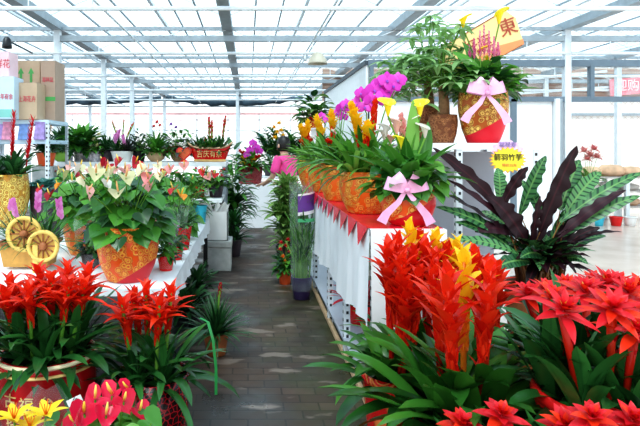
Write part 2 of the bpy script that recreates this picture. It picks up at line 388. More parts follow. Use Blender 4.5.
# ------------------------------------------------------------------ camera, world, light
cd = bpy.data.cameras.new('camera'); cam = bpy.data.objects.new('camera', cd); COL.objects.link(cam)
cam.location = (0, 0, H); cam.rotation_euler = (PI / 2, 0, 0)
cd.sensor_width = 36; cd.lens = 36 * F / 640; cd.shift_x = (320 - VX) / 640; cd.shift_y = -(213 - VY) / 640; cd.clip_end = 300
scene.camera = cam
w = bpy.data.worlds.new('sky'); scene.world = w; w.use_nodes = True
wn = w.node_tree; bg = wn.nodes['Background']
tc = wn.nodes.new('ShaderNodeTexCoord'); sp = wn.nodes.new('ShaderNodeSeparateXYZ'); wn.links.new(tc.outputs['Generated'], sp.inputs[0])
cr = wn.nodes.new('ShaderNodeValToRGB'); cr.color_ramp.elements[0].position = 0.0; cr.color_ramp.elements[0].color = (1.0, 0.99, 0.98, 1)
cr.color_ramp.elements[1].position = 0.55; cr.color_ramp.elements[1].color = (0.70, 0.88, 1.0, 1)
wn.links.new(sp.outputs[2], cr.inputs[0]); wn.links.new(cr.outputs[0], bg.inputs[0]); bg.inputs[1].default_value = 1.55
sd = bpy.data.lights.new('sun', 'SUN'); so = bpy.data.objects.new('sun', sd); COL.objects.link(so)
sd.energy = 3.2; sd.angle = math.radians(25); sd.color = (1, .97, .9); so.rotation_euler = (math.radians(30), math.radians(-14), 0); so.location = (0, 0, 12)
scene.view_settings.view_transform = 'Standard'
try: scene.view_settings.look = 'Medium High Contrast'
except Exception: pass
scene.view_settings.exposure = 0.12
scene.cycles.transparent_max_bounces = 24
scene.cycles.max_bounces = 8

# ------------------------------------------------------------------ the greenhouse
XL, XR, YB, YF = -9.46, 11.74, 27.0, -1.5
GX = [-9.46, -6.43, -3.4, -.37, 2.66, 5.69, 8.72, 11.74]; GZ, RZ = 3.82, 4.45
mb = MB(); mb.box((XL, YF, -.1), (2.05, YB, 0), 'paving'); struct(mb, 'floor')
mb = MB(); mb.box((2.05, YF, -.1), (XR, YB, 0.004), 'concrete'); o = struct(mb, 'floor'); 
# glazed multi-span roof
mb = MB()
for a, b in zip(GX[:-1], GX[1:]):
    m = (a + b) / 2
    mb.add([(a, YF, GZ), (a, YB, GZ), (m, YB, RZ), (m, YF, RZ)], [(0, 1, 2, 3)], 'roof_glass')
    mb.add([(m, YF, RZ), (m, YB, RZ), (b, YB, GZ), (b, YF, GZ)], [(0, 1, 2, 3)], 'roof_glass')
struct(mb, 'ceiling')
n_trim = [0]
def trim(mb, smooth=False):
    n_trim[0] += 1; return struct(mb, 'trim_%d' % n_trim[0], smooth)
for i, gx in enumerate(GX):        # gutters
    mb = MB(); mb.box((gx - .09, YF, GZ - .12), (gx + .09, YB, GZ + .02), 'steel_grey'); trim(mb)
for a, b in zip(GX[:-1], GX[1:]):  # ridges with their glazing bars
    m = (a + b) / 2; mb = MB(); mb.box((m - .03, YF, RZ - .06), (m + .03, YB, RZ + .02), 'steel_white')
    y = 3.0
    while y < YB:
        for p, q in (((a, y, GZ), (m, y, RZ)), ((m, y, RZ), (b, y, GZ))): mb.tube([Vector(p) - Vector((0, 0, .02)), Vector(q) - Vector((0, 0, .02))], .014, 'steel_white', n=4)
        y += 3.2
    for k in (.33, .66):
        for xx in (a + (m - a) * k, m + (b - m) * k):
            zz = RZ - abs(xx - m) / (m - a) * (RZ - GZ) - .04
            mb.box((xx - .014, YF, zz - .03), (xx + .014, YB, zz), 'steel_grey')
    trim(mb)
ty = [6.8, 10.0, 13.2, 16.4, 19.6, 22.8]
for y in ty:                        # lattice girders: two chords and a zigzag web
    mb = MB(); mb.box((XL, y - .03, 3.70), (XR, y + .03, 3.76), 'steel_grey'); mb.box((XL, y - .05, 3.50), (XR, y + .05, 3.60), 'steel_grey')
    x = XL
    k = 0
    while x < XR - .3:
        mb.tube([(x, y, 3.58 if k % 2 else 3.73), (x + .38, y, 3.73 if k % 2 else 3.58)], .012, 'steel_white', n=4); x += .38; k += 1
    mb.tube([(XL, y - .04, 3.285), (XR, y - .04, 3.285)], .028, 'steel_white', n=6)
    for gx in [g + d for g in GX for d in (.75, 1.52, 2.3)]:
        if gx < XR: mb.tube([(gx, y - .04, 3.285), (gx, y - .04, 3.55)], .01, 'steel_white', n=4)
    trim(mb)
    for gx in GX[1:-1]:             # columns
        if gx == 2.66 or (gx < 3 and gx > -1 and y < 19) or y < 9 and gx > -4: continue
        mb = MB(); mb.box((gx - .055, y - .055, 0), (gx + .055, y + .055, GZ), 'steel_white'); trim(mb)
for x0, z0, z1, th in ((-4.9, 3.285, 3.285, .02), (-1.9, 3.42, 3.42, .016), (1.1, 3.42, 3.42, .016), (4.2, 3.42, 3.42, .016)):   # service pipes along the house
    mb = MB(); mb.tube([(x0, 3, z0), (x0, YB, z1)], th, 'steel_white'); trim(mb)
# walls
mb = MB(); mb.box((XL, YB, 0), (XR, YB + .04, GZ + .7), 'wall_glass'); struct(mb, 'wall_back')
mb = MB(); mb.box((XL - .04, YF, 0), (XL, YB, GZ), 'wall_glass'); struct(mb, 'wall_left')
mb = MB(); mb.box((XR, YF, 0), (XR + .04, YB, GZ), 'wall_glass'); struct(mb, 'wall_right')
for k, z in enumerate((1.25, 1.9, 2.45, 2.95)):
    mb = MB(); mb.box((XL, YB - .08, z - .02), (XR, YB - .02, z + .02), 'steel_white' if k < 3 else 'pink_rail'); trim(mb)
mb = MB(); mb.box((XL, YB - .09, 3.20), (XR, YB - .02, 3.30), 'pink_rail'); trim(mb)
x = XL + 1
while x < 2.2:
    mb = MB(); mb.box((x - .03, YB - .08, 0), (x + .03, YB - .02, GZ), 'steel_white'); trim(mb); x += 1.5
# rolled dark shade cloth slung under the last spans
for a, b, sag in ((-9.3, -3.5, .12), (-3.3, 2.2, .18)):
    mb = MB(); pts = []; rad = []
    for i in range(25):
        t = i / 24; pts.append((a + (b - a) * t, 22.55, 3.60 - sag * math.sin(PI * t) + .03 * math.sin(i * 2.1))); rad.append(.08 + .06 * math.sin(PI * t) + .02 * math.sin(i * 1.7))
    mb.tube(pts, rad, 'shade_cloth', n=8)
    tag(mb.build('shade_cloth'), 'dark rolled shade cloth sagging under the far roof, ' + ('left half' if a < -4 else 'right of the middle column'), 'shade cloth', 'rolled shade cloths')

# glazed office partition on the right
BX, BZ, BY0, BY1 = 2.14, 3.08, 10.0, 15.3
mb = MB(); mb.box((BX - .03, BY0, 0), (BX + .03, BY1, BZ), 'white_paint'); struct(mb, 'wall_partition')
mb = MB(); mb.box((BX - .06, BY0 - .02, BZ), (BX + .06, BY1 + .05, BZ + .08), 'steel_dark'); mb.box((BX - .05, BY1, 0), (BX + .05, BY1 + .06, BZ), 'steel_dark'); trim(mb)
mb = MB(); zl = zat(99, 10)
mb.box((BX, 9.96, BZ - .03), (9.5, 10.06, BZ + .09), 'frame_grey'); mb.box((BX, 9.96, zl - .05), (9.5, 10.06, zl + .04), 'frame_grey')
for x in (BX + .06, xat(512, 10) - 1.55, xat(591, 10), 8.0): mb.box((x - .035, 9.95, zl), (x + .035, 10.06, BZ), 'frame_grey')
mb.box((xat(513, 10) - .05, 9.96, 0), (xat(513, 10) + .05, 10.06, zl), 'frame_grey')
struct(mb, 'window_1')
mb = MB(); mb.box((BX, 10.0, zl), (9.5, 10.01, BZ), 'clear_glass'); o = struct(mb, 'window_2')
mb = MB(); mb.box((BX, 10.0, 0), (xat(552, 10), 10.05, zl - .05), 'white_paint'); struct(mb, 'wall_front')
mb = MB(); mb.box((xat(553, 10), 9.9, 0), (xat(557, 10), 10.1, zl), 'white_paint'); mb.box((xat(558, 10), 9.95, 0), (xat(561, 10), 10.05, zl), 'steel_grey'); trim(mb)
# far right: white lattice screen with a tan boarded wall above it
def meshwall():
    m, nt, out = newmat('lattice'); L = nt.links
    b = N(nt, 'ShaderNodeBsdfPrincipled', i_Roughness=.6); tc = N(nt, 'ShaderNodeTexCoord')
    sx = N(nt, 'ShaderNodeSeparateXYZ'); L.new(tc.outputs['Object'], sx.inputs[0]); hs = []
    for op in ('ADD', 'SUBTRACT'):
        a = N(nt, 'ShaderNodeMath', operation=op); L.new(sx.outputs[0], a.inputs[0]); L.new(sx.outputs[2], a.inputs[1])
        k = N(nt, 'ShaderNodeMath', operation='MULTIPLY'); L.new(a.outputs[0], k.inputs[0]); k.inputs[1].default_value = 5.0
        f = N(nt, 'ShaderNodeMath', operation='FRACT'); L.new(k.outputs[0], f.inputs[0])
        g = N(nt, 'ShaderNodeMath', operation='LESS_THAN'); L.new(f.outputs[0], g.inputs[0]); g.inputs[1].default_value = .12; hs.append(g)
    mx = N(nt, 'ShaderNodeMath', operation='MAXIMUM'); L.new(hs[0].outputs[0], mx.inputs[0]); L.new(hs[1].outputs[0], mx.inputs[1])
    r = ramp(nt, [(0, (0.95, 0.91, 0.87)), (1, (0.72, 0.62, 0.56))], mx.outputs[0]); L.new(r.outputs[0], b.inputs['Base Color']); L.new(b.outputs[0], out.inputs[0]); MATS['lattice'] = m
    m, nt, out = newmat('boards'); L = nt.links
    b = N(nt, 'ShaderNodeBsdfPrincipled', i_Roughness=.7); tc = N(nt, 'ShaderNodeTexCoord')
    wv = N(nt, 'ShaderNodeTexWave', bands_direction='Z', i_Scale=3.0, i_Distortion=1.0); L.new(tc.outputs['Object'], wv.inputs['Vector'])
    r = ramp(nt, [(0, (0.40, 0.24, 0.19)), (1, (0.55, 0.40, 0.32))], wv.outputs['Fac']); L.new(r.outputs[0], b.inputs['Base Color']); L.new(b.outputs[0], out.inputs[0]); MATS['boards'] = m
meshwall()
mb = MB(); mb.box((4.6, 16.5, 0), (XR, 16.6, 2.98), 'lattice'); mb.box((2.2, 16.5, 2.98), (XR, 16.6, 3.95), 'boards'); struct(mb, 'wall_lattice')
mb = MB(); mb.box((4.6, 16.42, 2.55), (XR, 16.5, 2.62), 'steel_grey'); trim(mb)
for (x0, x1, z0, z1) in ((2.3, 10.5, 3.02, 3.85), (5.0, 11.6, 3.0, 3.45)):
    mb = MB(); d = Vector((x1 - x0, 0, z1 - z0)); mb.tube([(x0, 16.4, z0), (x1, 16.4, z1)], .05, 'steel_white', n=4); trim(mb)
# red shop banner behind the glass
sb = thing('wall_banner', 'pink and red banner with white characters behind the glazed partition at far right', 'sign', (xat(633, 16.3), 16.3, zat(86, 16.3)))
mb = MB(); mb.box((-.68, -.01, -.24), (.68, .01, .24), 'sign_pink', Matrix.Rotation(-.08, 4, 'Y')); mb.build('banner_sheet', sb, False)
lettering('迎购物', .36, 'print_white', sb, (0, -.02, 0))

# ------------------------------------------------------------------ benches, racks and cloths
def angle_leg(mb, x, y, z0, z1, sx=1, sy=1, w=.045):
    mb.box((min(x, x + sx * w), y - .003, z0), (max(x, x + sx * w), y + .003, z1), 'steel_white')
    mb.box((x - .003, min(y, y + sy * w), z0), (x + .003, max(y, y + sy * w), z1), 'steel_white')
    z = z0 + .04
    while z < z1 - .03:            # slots
        mb.box((x + sx * .015, y - sy * .0045 - .001, z), (x + sx * .033, y - sy * .0045 + .001, z + .022), 'black_plastic')
        mb.box((x - sx * .0045 - .001, y + sy * .012, z), (x - sx * .0045 + .001, y + sy * .033, z + .022), 'black_plastic'); z += .06
    return mb
def cloth(name, label, x0, x1, y0, y1, z, left=0, right=0, front=0, back=0, mat='white_cloth', cat='tablecloth', jag=.02, group=None):
    """sheet lying on a table top and hanging down its open sides in loose folds"""
    mb = MB()
    e = .004; mb.box((x0, y0, z + .001), (x1, y1, z + e), mat)
    def drop(p0, p1, out, d):
        p0 = Vector(p0); p1 = Vector(p1); L_ = (p1 - p0).length; n = max(8, int(L_ / .05)); rows = 7; vs = []; fs = []
        q = R.random() * 6
        for j in range(rows + 1):
            for i in range(n + 1):
                t = i / n; u = j / rows
                w_ = (.012 * math.sin(t * L_ * 17 + q) + .01 * math.sin(t * L_ * 31 + 2 * q)) * u
                dz = d * (1 + jag * 3 * math.sin(t * L_ * 5 + q)) * u
                vs.append(p0.lerp(p1, t) + Vector(out) * (.006 + w_ + .012 * u) - Vector((0, 0, dz)))
        for j in range(rows):
            for i in range(n): a = j * (n + 1) + i; fs.append((a, a + 1, a + n + 2, a + n + 1))
        mb.add(vs, fs, mat)
    zz = z + e
    if left: drop((x0, y0, zz), (x0, y1, zz), (-1, 0, 0), left)
    if right: drop((x1, y0, zz), (x1, y1, zz), (1, 0, 0), right)
    if front: drop((x0, y0, zz), (x1, y0, zz), (0, -1, 0), front)
    if back: drop((x0, y1, zz), (x1, y1, zz), (0, 1, 0), back)
    return tag(mb.build(name), label, cat, group)
def bench(name, label, x0, x1, y0, y1, z, cat='table', legs=True, top='white_paint', shelf=None, th=.04, slotted=False, dark=False):
    t = thing(name, label, cat, ((x0 + x1) / 2, (y0 + y1) / 2, 0)); cx, cy = t.location.x, t.location.y
    mb = MB(); mb.box((x0 - cx, y0 - cy, z - th), (x1 - cx, y1 - cy, z), top); mb.build('table_top', t, False)
    if legs:
        for sx, x in ((1, x0 - cx + .01), (-1, x1 - cx - .01)):
            for sy, y in ((1, y0 - cy + .01), (-1, y1 - cy - .01)):
                mb = MB(); angle_leg(mb, x, y, 0, z - th, sx, sy) if slotted else mb.box((min(x, x + sx * .05), min(y, y + sy * .05), 0), (max(x, x + sx * .05), max(y, y + sy * .05), z - th), 'black_plastic' if dark else 'steel_grey')
                mb.build('leg', t, False)
    if shelf is not None:
        mb = MB(); mb.box((x0 - cx, y0 - cy, shelf - .02), (x1 - cx, y1 - cy, shelf), 'black_plastic' if dark else 'grey_panel'); mb.build('shelf', t, False)
    return t
LT = .70                                # left table
bench('display_table', 'long low table under white cloth left of the aisle', -2.95, -.50, 3.55, 7.1, LT, shelf=.12, dark=True)
cloth('tablecloth', 'white cloth on the long table left of the aisle', -2.95, -.50, 3.55, 7.1, LT, right=.13)
RT = 1.12                               # slotted rack right of the aisle
rack = bench('display_rack', 'slotted steel rack holding orange pots right of the aisle', .72, 1.16, 3.28, 7.3, RT, slotted=True, shelf=.16, cat='rack')
for y in (4.25, 5.1, 6.2):
    mb = MB(); angle_leg(mb, .73 - .94, y - 5.29, 0, RT - .04); mb.build('leg', rack, False)
mb = MB(); mb.box((.72 - .94, 3.28 - 5.29, .015), (.75 - .94, 7.3 - 5.29, .05), 'pale_wood'); mb.build('rail', rack, False)
cloth('tablecloth', 'white cloth hanging from the slotted rack right of the aisle', .715, 1.16, 3.27, 7.3, RT, left=.60, front=.62)
UT = zat(143, 4.3)
ur = bench('display_rack', 'tall white rack with a grey panel below the red and gold vase', 1.34, xat(541, 4.3), 4.3, 5.3, UT, slotted=True, cat='rack', th=.05)
cx, cy = ur.location.x, ur.location.y
mb = MB(); mb.box((xat(455, 4.3) - cx, .2, .45), (xat(534, 4.3) - cx, .22, UT - .07), 'grey_panel'); mb.build('back_panel', ur, False)
mb = MB(); angle_leg(mb, xat(457, 4.3) - cx, 4.31 - cy, 0, UT - .05); mb.build('leg', ur, False)
mb = MB(); mb.box((1.345 - cx, .16, .1), (xat(455, 4.3) - cx, .18, UT - .06), 'white_paint'); mb.build('side_panel', ur, False)
ET = zat(185, 11.06)
bench('display_table', 'white draped table across the far end of the aisle', xat(231, 11.06), xat(278, 11.06), 11.07, 11.9, ET)
cloth('tablecloth', 'white cloth reaching the floor on the far end table', xat(231, 11.06), xat(278, 11.06), 11.06, 11.9, ET, front=ET - .02, left=ET - .03, right=ET - .03, jag=.0)
KT = zat(162, 8.4)
bench('plant_bench', 'high white bench carrying the back row of pots on the left', -2.85, xat(226, 8.4), 8.4, 9.3, KT, th=.07)
# red pleated runner under the orange pots
mb = MB(); zz = RT + .006
vs = []; fs = []; n = 12; y0, y1 = 3.3, 7.25
mb.box((.717, y0, RT + .005), (1.15, y1, RT + .008), 'red_foil')
for i in range(n):
    a = y0 + (y1 - y0) * i / n; b = y0 + (y1 - y0) * (i + 1) / n
    mb.add([(.705, a, RT + .009), (.705, b, RT + .009), (.675, (a + b) / 2 - .02, RT - .12), (.72, a, RT + .009), (.72, b, RT + .009)], [(0, 2, 1), (0, 1, 4, 3)], 'red_foil')
tag(mb.build('foil_runner', smooth=False), 'red foil runner with pointed edge under the orange pots', 'table runner')

# ------------------------------------------------------------------ plant kit
GA = 2.39996
def pot(parent, r, h, mat, shape='taper', rim=None, soil=True, name='pot', n=36):
    P = {'taper': [(.70, 0), (.74, .02), (.86, .5), (1.0, .97), (1.0, 1)],
         'belly': [(.62, 0), (.68, .03), (.88, .28), (.99, .55), (1.0, .70), (.95, .9), (.93, 1)],
         'vase': [(.60, 0), (.64, .02), (.84, .25), (.98, .55), (1.0, .72), (.93, .92), (.88, 1)],
         'drum': [(.70, 0), (.72, .02), (.90, .3), (1.0, .62), (1.01, .78), (.97, .93), (.97, 1)],
         'bowl': [(.45, 0), (.50, .03), (.80, .3), (.96, .65), (1.0, 1)],
         'straight': [(.86, 0), (.88, .02), (.95, .5), (1.0, 1)]}[shape]
    mb = MB(); q = [(0.001, 0)] + [(a * r, b * h) for a, b in P]
    rt = P[-1][0] * r
    q += [(rt * .93, h), (rt * .9, h - .03), (rt * .88, h * .75)]
    mb.lathe(q, mat, n); o = mb.build(name, parent)
    if rim:
        for (zc, hh, m, k) in rim:
            mb = MB(); rz = rt * k; mb.lathe([(rz - .004, zc * h - hh), (rz + .012, zc * h - hh * .5), (rz + .014, zc * h), (rz + .006, zc * h + hh * .5), (rz - .004, zc * h + hh * .5)], m, n); mb.build('rim_band', o)
    if soil:
        mb = MB(); mb.lathe([(0.001, h * .9), (rt * .9, h * .88)], 'soil', n); mb.build('soil', parent)
    return h * .9
def rosette(mb, c, n, L_, W, mat, el=(.25, 1.35), droop=(.7, 1.5), shape='strap', r0=.03, fold=.3, seg=8, jit=.18, wave=0, az0=None, powr=1.4):
    az0 = R.random() * 6.28 if az0 is None else az0
    n = int(n * 1.55); W = W * 1.15; L_ = L_ * 1.1
    for i in range(n):
        t = (i + .5) / n; az = az0 + i * GA + rr(-.2, .2)
        e = el[0] + (el[1] - el[0]) * t + rr(-jit, jit)
        l = L_ * rr(.78, 1.1) * (1 - .25 * abs(t - .4))
        b = (c[0] + math.cos(az) * r0 * (1 - t), c[1] + math.sin(az) * r0 * (1 - t), c[2])
        mb.leaf(b, az, e, l, W * rr(.8, 1.15), rr(*droop) * (1.15 - .4 * t), mat, fold, seg, shape, twist=rr(-.3, .3), wave=wave, power=powr)
def blade(mb, p0, p1, width, mat, nrm=(0, -1, .35), bow=(0, 0, .06), seg=12, shape='lance', wave=0, fold=.2, rnd=None):
    p0 = Vector(p0); p1 = Vector(p1); b = Vector(bow); nrm = Vector(nrm).normalized(); vs = []; uv = []; ph = R.random() * 6
    pts = [p0.lerp(p1, i / seg) + b * 4 * (i / seg) * (1 - i / seg) for i in range(seg + 1)]
    for i, p in enumerate(pts):
        t = i / seg; d = (pts[min(i + 1, seg)] - pts[max(0, i - 1)]).normalized(); sd = d.cross(nrm).normalized(); nn = sd.cross(d)
        w = {'lance': math.sin(PI * (t * .94 + .05)) ** .75, 'ovate': math.sin(PI * (t * .97 + .03) ** .62) ** .8, 'strap': min(1, .5 + t * 2) * (1 - t ** 5) ** .7, 'bract': 1 - t ** 2}[shape]
        w = max(.03, w) * width / 2; a = wave * math.sin(t * 30 + ph) * w; c = wave * math.sin(t * 30 + ph + 2) * w
        vs += [p - sd * (w + a * .6) + nn * (fold * w + a), p, p + sd * (w + c * .6) + nn * (fold * w + c)]; uv += [(0, t), (.5, t), (1, t)]
    fs = []
    for i in range(seg): a = 3 * i; fs += [(a, a + 1, a + 4, a + 3), (a + 1, a + 2, a + 5, a + 4)]
    mb.add(vs, fs, mat, uv, rnd)
def bush(mb, c, rx, rz, n, ll, lw, mat, shape='ovate', stem='stem_green', up=.25, stems=True, seg=5):
    """leafy mass: stalks from one crown, blades held all round and on top"""
    c = Vector(c); n = int(n * 1.7); ll *= 1.2; lw *= 1.25
    for i in range(n):
        az = i * GA + rr(-.3, .3); t = math.sqrt((i + .5) / n); ph = t * PI * .55
        rad = rr(.45, 1.0)
        e = c + Vector((math.cos(az) * math.sin(ph) * rx * rad, math.sin(az) * math.sin(ph) * rx * rad, math.cos(ph) * rz * rad + up * rz * .2))
        if stems and i % 2 == 0: mb.tube([c, c.lerp(e, .5) + Vector((0, 0, rz * .12)), e], .004, stem, n=4, cap=False)
        m = mat if isinstance(mat, str) else R.choice(mat)
        mb.leaf(e, az + rr(-.5, .5), rr(-.1, .9) - .3 * t, ll * rr(.7, 1.15), lw * rr(.75, 1.15), rr(.5, 1.3), m, .25, seg, shape, twist=rr(-.4, .4))
def spike(parent, base, tip, mats, n=22, L_=.12, W=.036, frac=.72, el=(.75, 1.35), droop=.7, name='flower_spike', stem='stem_green', r=.009, tipmat=None, tube=None):
    """bromeliad flower: a stem sheathed with overlapping pointed bracts that flare toward the top"""
    base = Vector(base); tip = Vector(tip); mb = MB(); d = tip - base
    top = base + d * .93
    p = [base, base + Vector((d.x * .35, d.y * .35, d.z * .5)), top]
    cur = lambda t: p[0] * (1 - t) ** 2 + p[1] * 2 * t * (1 - t) + p[2] * t * t
    mb.tube([cur(i / 6) for i in range(7)], [r * 1.2] * 6 + [r * .5], stem, n=5)
    az0 = R.random() * 6
    for i in range(n):
        t = i / (n - 1); q = cur(1 - frac + frac * t)
        m = mats[0] if len(mats) == 1 else (mats[0] if t < (tube or .4) else mats[1])
        if tipmat and t > .82: m = tipmat
        e = el[1] if t < .25 else (el[0] + (el[1] - el[0]) * abs(t - .62) / .4)
        e = min(1.45, e + rr(-.12, .12)); sc = (.65 + .6 * t) if t < .6 else (1.0 - .55 * (t - .6) / .4)
        mb.leaf(q, az0 + i * GA + rr(-.2, .2), e, L_ * sc * rr(.85, 1.1), W * (.8 + .4 * (1 - abs(t - .5))), droop * rr(.5, 1.2), m, .35, 5, 'bract', rnd=rr(0, 1) * .75 + .25 * t)
    return mb.build(name, parent)
def star(parent, base, c, rad, mats=('red_bract',), W=.05, tiers=4, per=6, tilt=(0, -.25), name='flower', center='stamen', stemmat='red_bract'):
    """guzmania star: tiers of broad pointed bracts round a small pale centre on a red sheathed stem"""
    base = Vector(base); c = Vector(c); mb = MB()
    mb.tube([base, base.lerp(c, .55) + Vector((0, 0, .01)), c], [.010, .013, .018], 'red_bract', n=7)
    for k in range(7): 
        mb.leaf(base.lerp(c, .5 + .07 * k), k * GA, 1.2, rad * .7, W * .7, .3, mats[0], .4, 4, 'bract')
    T = Matrix.Translation(c) @ Matrix.Rotation(tilt[1], 4, 'X') @ Matrix.Rotation(tilt[0], 4, 'Y') @ Matrix.Translation(-c)
    s0 = len(mb.v)
    for ti in range(tiers):
        a0 = R.random() * 6
        for k in range(per):
            el = -.1 + .36 * ti + rr(-.1, .1); l = rad * (1.05 - .2 * ti) * rr(.9, 1.1)
            mb.leaf(c + Vector((0, 0, .008 * ti)), a0 + k * 2 * PI / per + rr(-.1, .1), el + .25, l, W * (1 - .12 * ti), .55, R.choice(mats), .25, 6, 'lance', rnd=rr(.2, 1))
    mb.v[s0:] = [tuple(T @ Vector(v)) for v in mb.v[s0:]]
    o = mb.build(name, parent)
    if center:
        mb = MB()
        for k in range(7): mb.leaf(c + Vector((0, -.004, .02)), k * GA, 1.15, rad * .3, W * .35, .2, center, .3, 3, 'bract')
        mb.build('center', o)
    return o
def heart_pts(n=18):
    out = []
    for i in range(n):
        t = 2 * PI * i / n
        out.append((16 * math.sin(t) ** 3 / 17, (13 * math.cos(t) - 5 * math.cos(2 * t) - 2 * math.cos(3 * t) - math.cos(4 * t)) / 17))
    return out
HP = heart_pts()
def heart(mb, c, nrm, up, size, mat, cup=.18, rnd=None):
    c = Vector(c); nrm = Vector(nrm).normalized(); up = Vector(up); up = (up - nrm * up.dot(nrm)).normalized(); sd = up.cross(nrm)
    vs = [c - nrm * cup * size * .3]; uv = [(.5, .5)]
    for k, f in ((.55, .1), (1.0, .5)):
        for (x, y) in HP: vs.append(c + (sd * x + up * (y * 1.05)) * size * .5 * k + nrm * (cup * size * (abs(x) ** 2) * f * 2 - .06 * size * (y < -.6) * k)); uv.append((.5 + x * k * .45, .5 - y * k * .45))
    n = len(HP); fs = [(0, 1 + i, 1 + (i + 1) % n) for i in range(n)] + [(1 + i, 1 + n + i, 1 + n + (i + 1) % n, 1 + (i + 1) % n) for i in range(n)]
    mb.add(vs, fs, mat, uv, rnd)
def anthurium_flower(parent, base, c, size, mat, spmat='stamen', nrm=None, stalk=True):
    base = Vector(base); c = Vector(c); mb = MB()
    nrm = Vector(nrm) if nrm else Vector((rr(-.9, .9), rr(-.9, .1), rr(.3, 1.1)))
    nrm.normalize()
    if stalk: mb.tube([base, base.lerp(c, .6) + Vector((0, 0, .02)), c], .004, 'stem_green', n=4, cap=False)
    heart(mb, c, nrm, (rr(-.9, .9), .2, 1) if nrm.z < .9 else (rr(-1, 1), 1, 0), size, mat, cup=rr(.15, .4))
    o = mb.build('flower', parent)
    mb = MB(); a = c + Vector((0, 0, size * .08)); mb.tube([a, a + nrm * size * .16 + Vector((0, 0, size * .12)), a + nrm * size * .26 + Vector((0, 0, size * .26))], [size * .05, size * .055, size * .025], spmat, n=6); mb.build('spadix', o)
    return o
def orchid(parent, c, size, mat, nrm=(0, -1, .15), lip='violet_petal', stem=None):
    mb = MB(); c = Vector(c); nrm = (Vector(nrm) + Vector((rr(-.35, .35), 0, rr(-.2, .3)))).normalized(); up = Vector((0, 0, 1)); up = (up - nrm * up.dot(nrm)).normalized(); sd = up.cross(nrm)
    for a, l, w, z in ((90, .52, .38, 0), (215, .5, .36, 0), (325, .5, .36, 0), (5, .52, .62, .05), (175, .52, .62, .05)):
        d = sd * math.cos(math.radians(a)) + up * math.sin(math.radians(a))
        blade(mb, c + nrm * z * size, c + d * l * size + nrm * (z - .03) * size, w * size, mat, nrm, bow=nrm * .03 * size, seg=6, shape='lance', fold=-.1)
    blade(mb, c + nrm * .06 * size, c - up * .22 * size + nrm * .12 * size, .16 * size, lip, nrm, bow=nrm * .05 * size, seg=4, shape='ovate')
    if stem: mb.tube([stem, Vector(stem).lerp(c, .6) + Vector((0, 0, .12)), c], .004, 'stem_green', n=4, cap=False)
    return mb.build('flower', parent)
def calla(parent, base, c, size, mat):
    """funnel spathe with a rolled lip on a smooth stalk"""
    base = Vector(base); c = Vector(c); mb = MB()
    mb.tube([base, base.lerp(c, .5) + Vector((0, 0, .03)), c - Vector((0, 0, size * .5))], .006, 'stem_green', n=5, cap=False)
    n = 12; vs = []; a0 = rr(0, 6.28)
    for j, (r, z) in enumerate(((.03, -.55), (.10, -.35), (.17, -.05), (.26, .18), (.42, .28), (.46, .22))):
        for k in range(n):
            t = 2 * PI * k / n; lp = 1 + .35 * (j >= 3) * math.cos(t - a0); zz = z + .22 * (j >= 3) * math.cos(t - a0)
            vs.append(c + Vector((math.cos(t) * r * lp, math.sin(t) * r * lp, zz)) * size)
    fs = [(j * n + k, j * n + (k + 1) % n, (j + 1) * n + (k + 1) % n, (j + 1) * n + k) for j in range(5) for k in range(n)]
    mb.add(vs, fs, mat, rnd=rr(.3, 1)); o = mb.build('flower', parent)
    mb = MB(); mb.tube([c - Vector((0, 0, size * .3)), c + Vector((0, 0, size * .22))], [size * .04, size * .03], 'stamen', n=5); mb.build('spadix', o)
    return o
def quill(parent, base, c, size, mat):
    base = Vector(base); c = Vector(c); mb = MB(); mb.tube([base, c - Vector((0, 0, size * .5))], .005, 'stem_green', n=4, cap=False)
    lean = Vector((rr(-.3, .3), -.2, 1)).normalized()
    for i in range(9):
        t = i / 8; s = (-1) ** i
        p = c + lean * size * (t - .5)
        blade(mb, p, p + lean * size * .38 + Vector((s * size * .17, -.004, 0)), size * .24, mat, (s * .3, -1, .2), bow=(0, 0, 0), seg=4, shape='lance')
    return mb.build('flower', parent)
def ball_flower(parent, base, c, size, mat, n=16):
    """loose rounded bloom of many small petals"""
    base = Vector(base); c = Vector(c); mb = MB(); mb.tube([base, c], .004, 'stem_green', n=4, cap=False)
    for i in range(n):
        az = i * GA; el = -.3 + 1.7 * i / n
        mb.leaf(c, az, el, size * .55 * rr(.8, 1.1), size * .38, .5, mat, .3, 3, 'ovate')
    return mb.build('flower', parent)
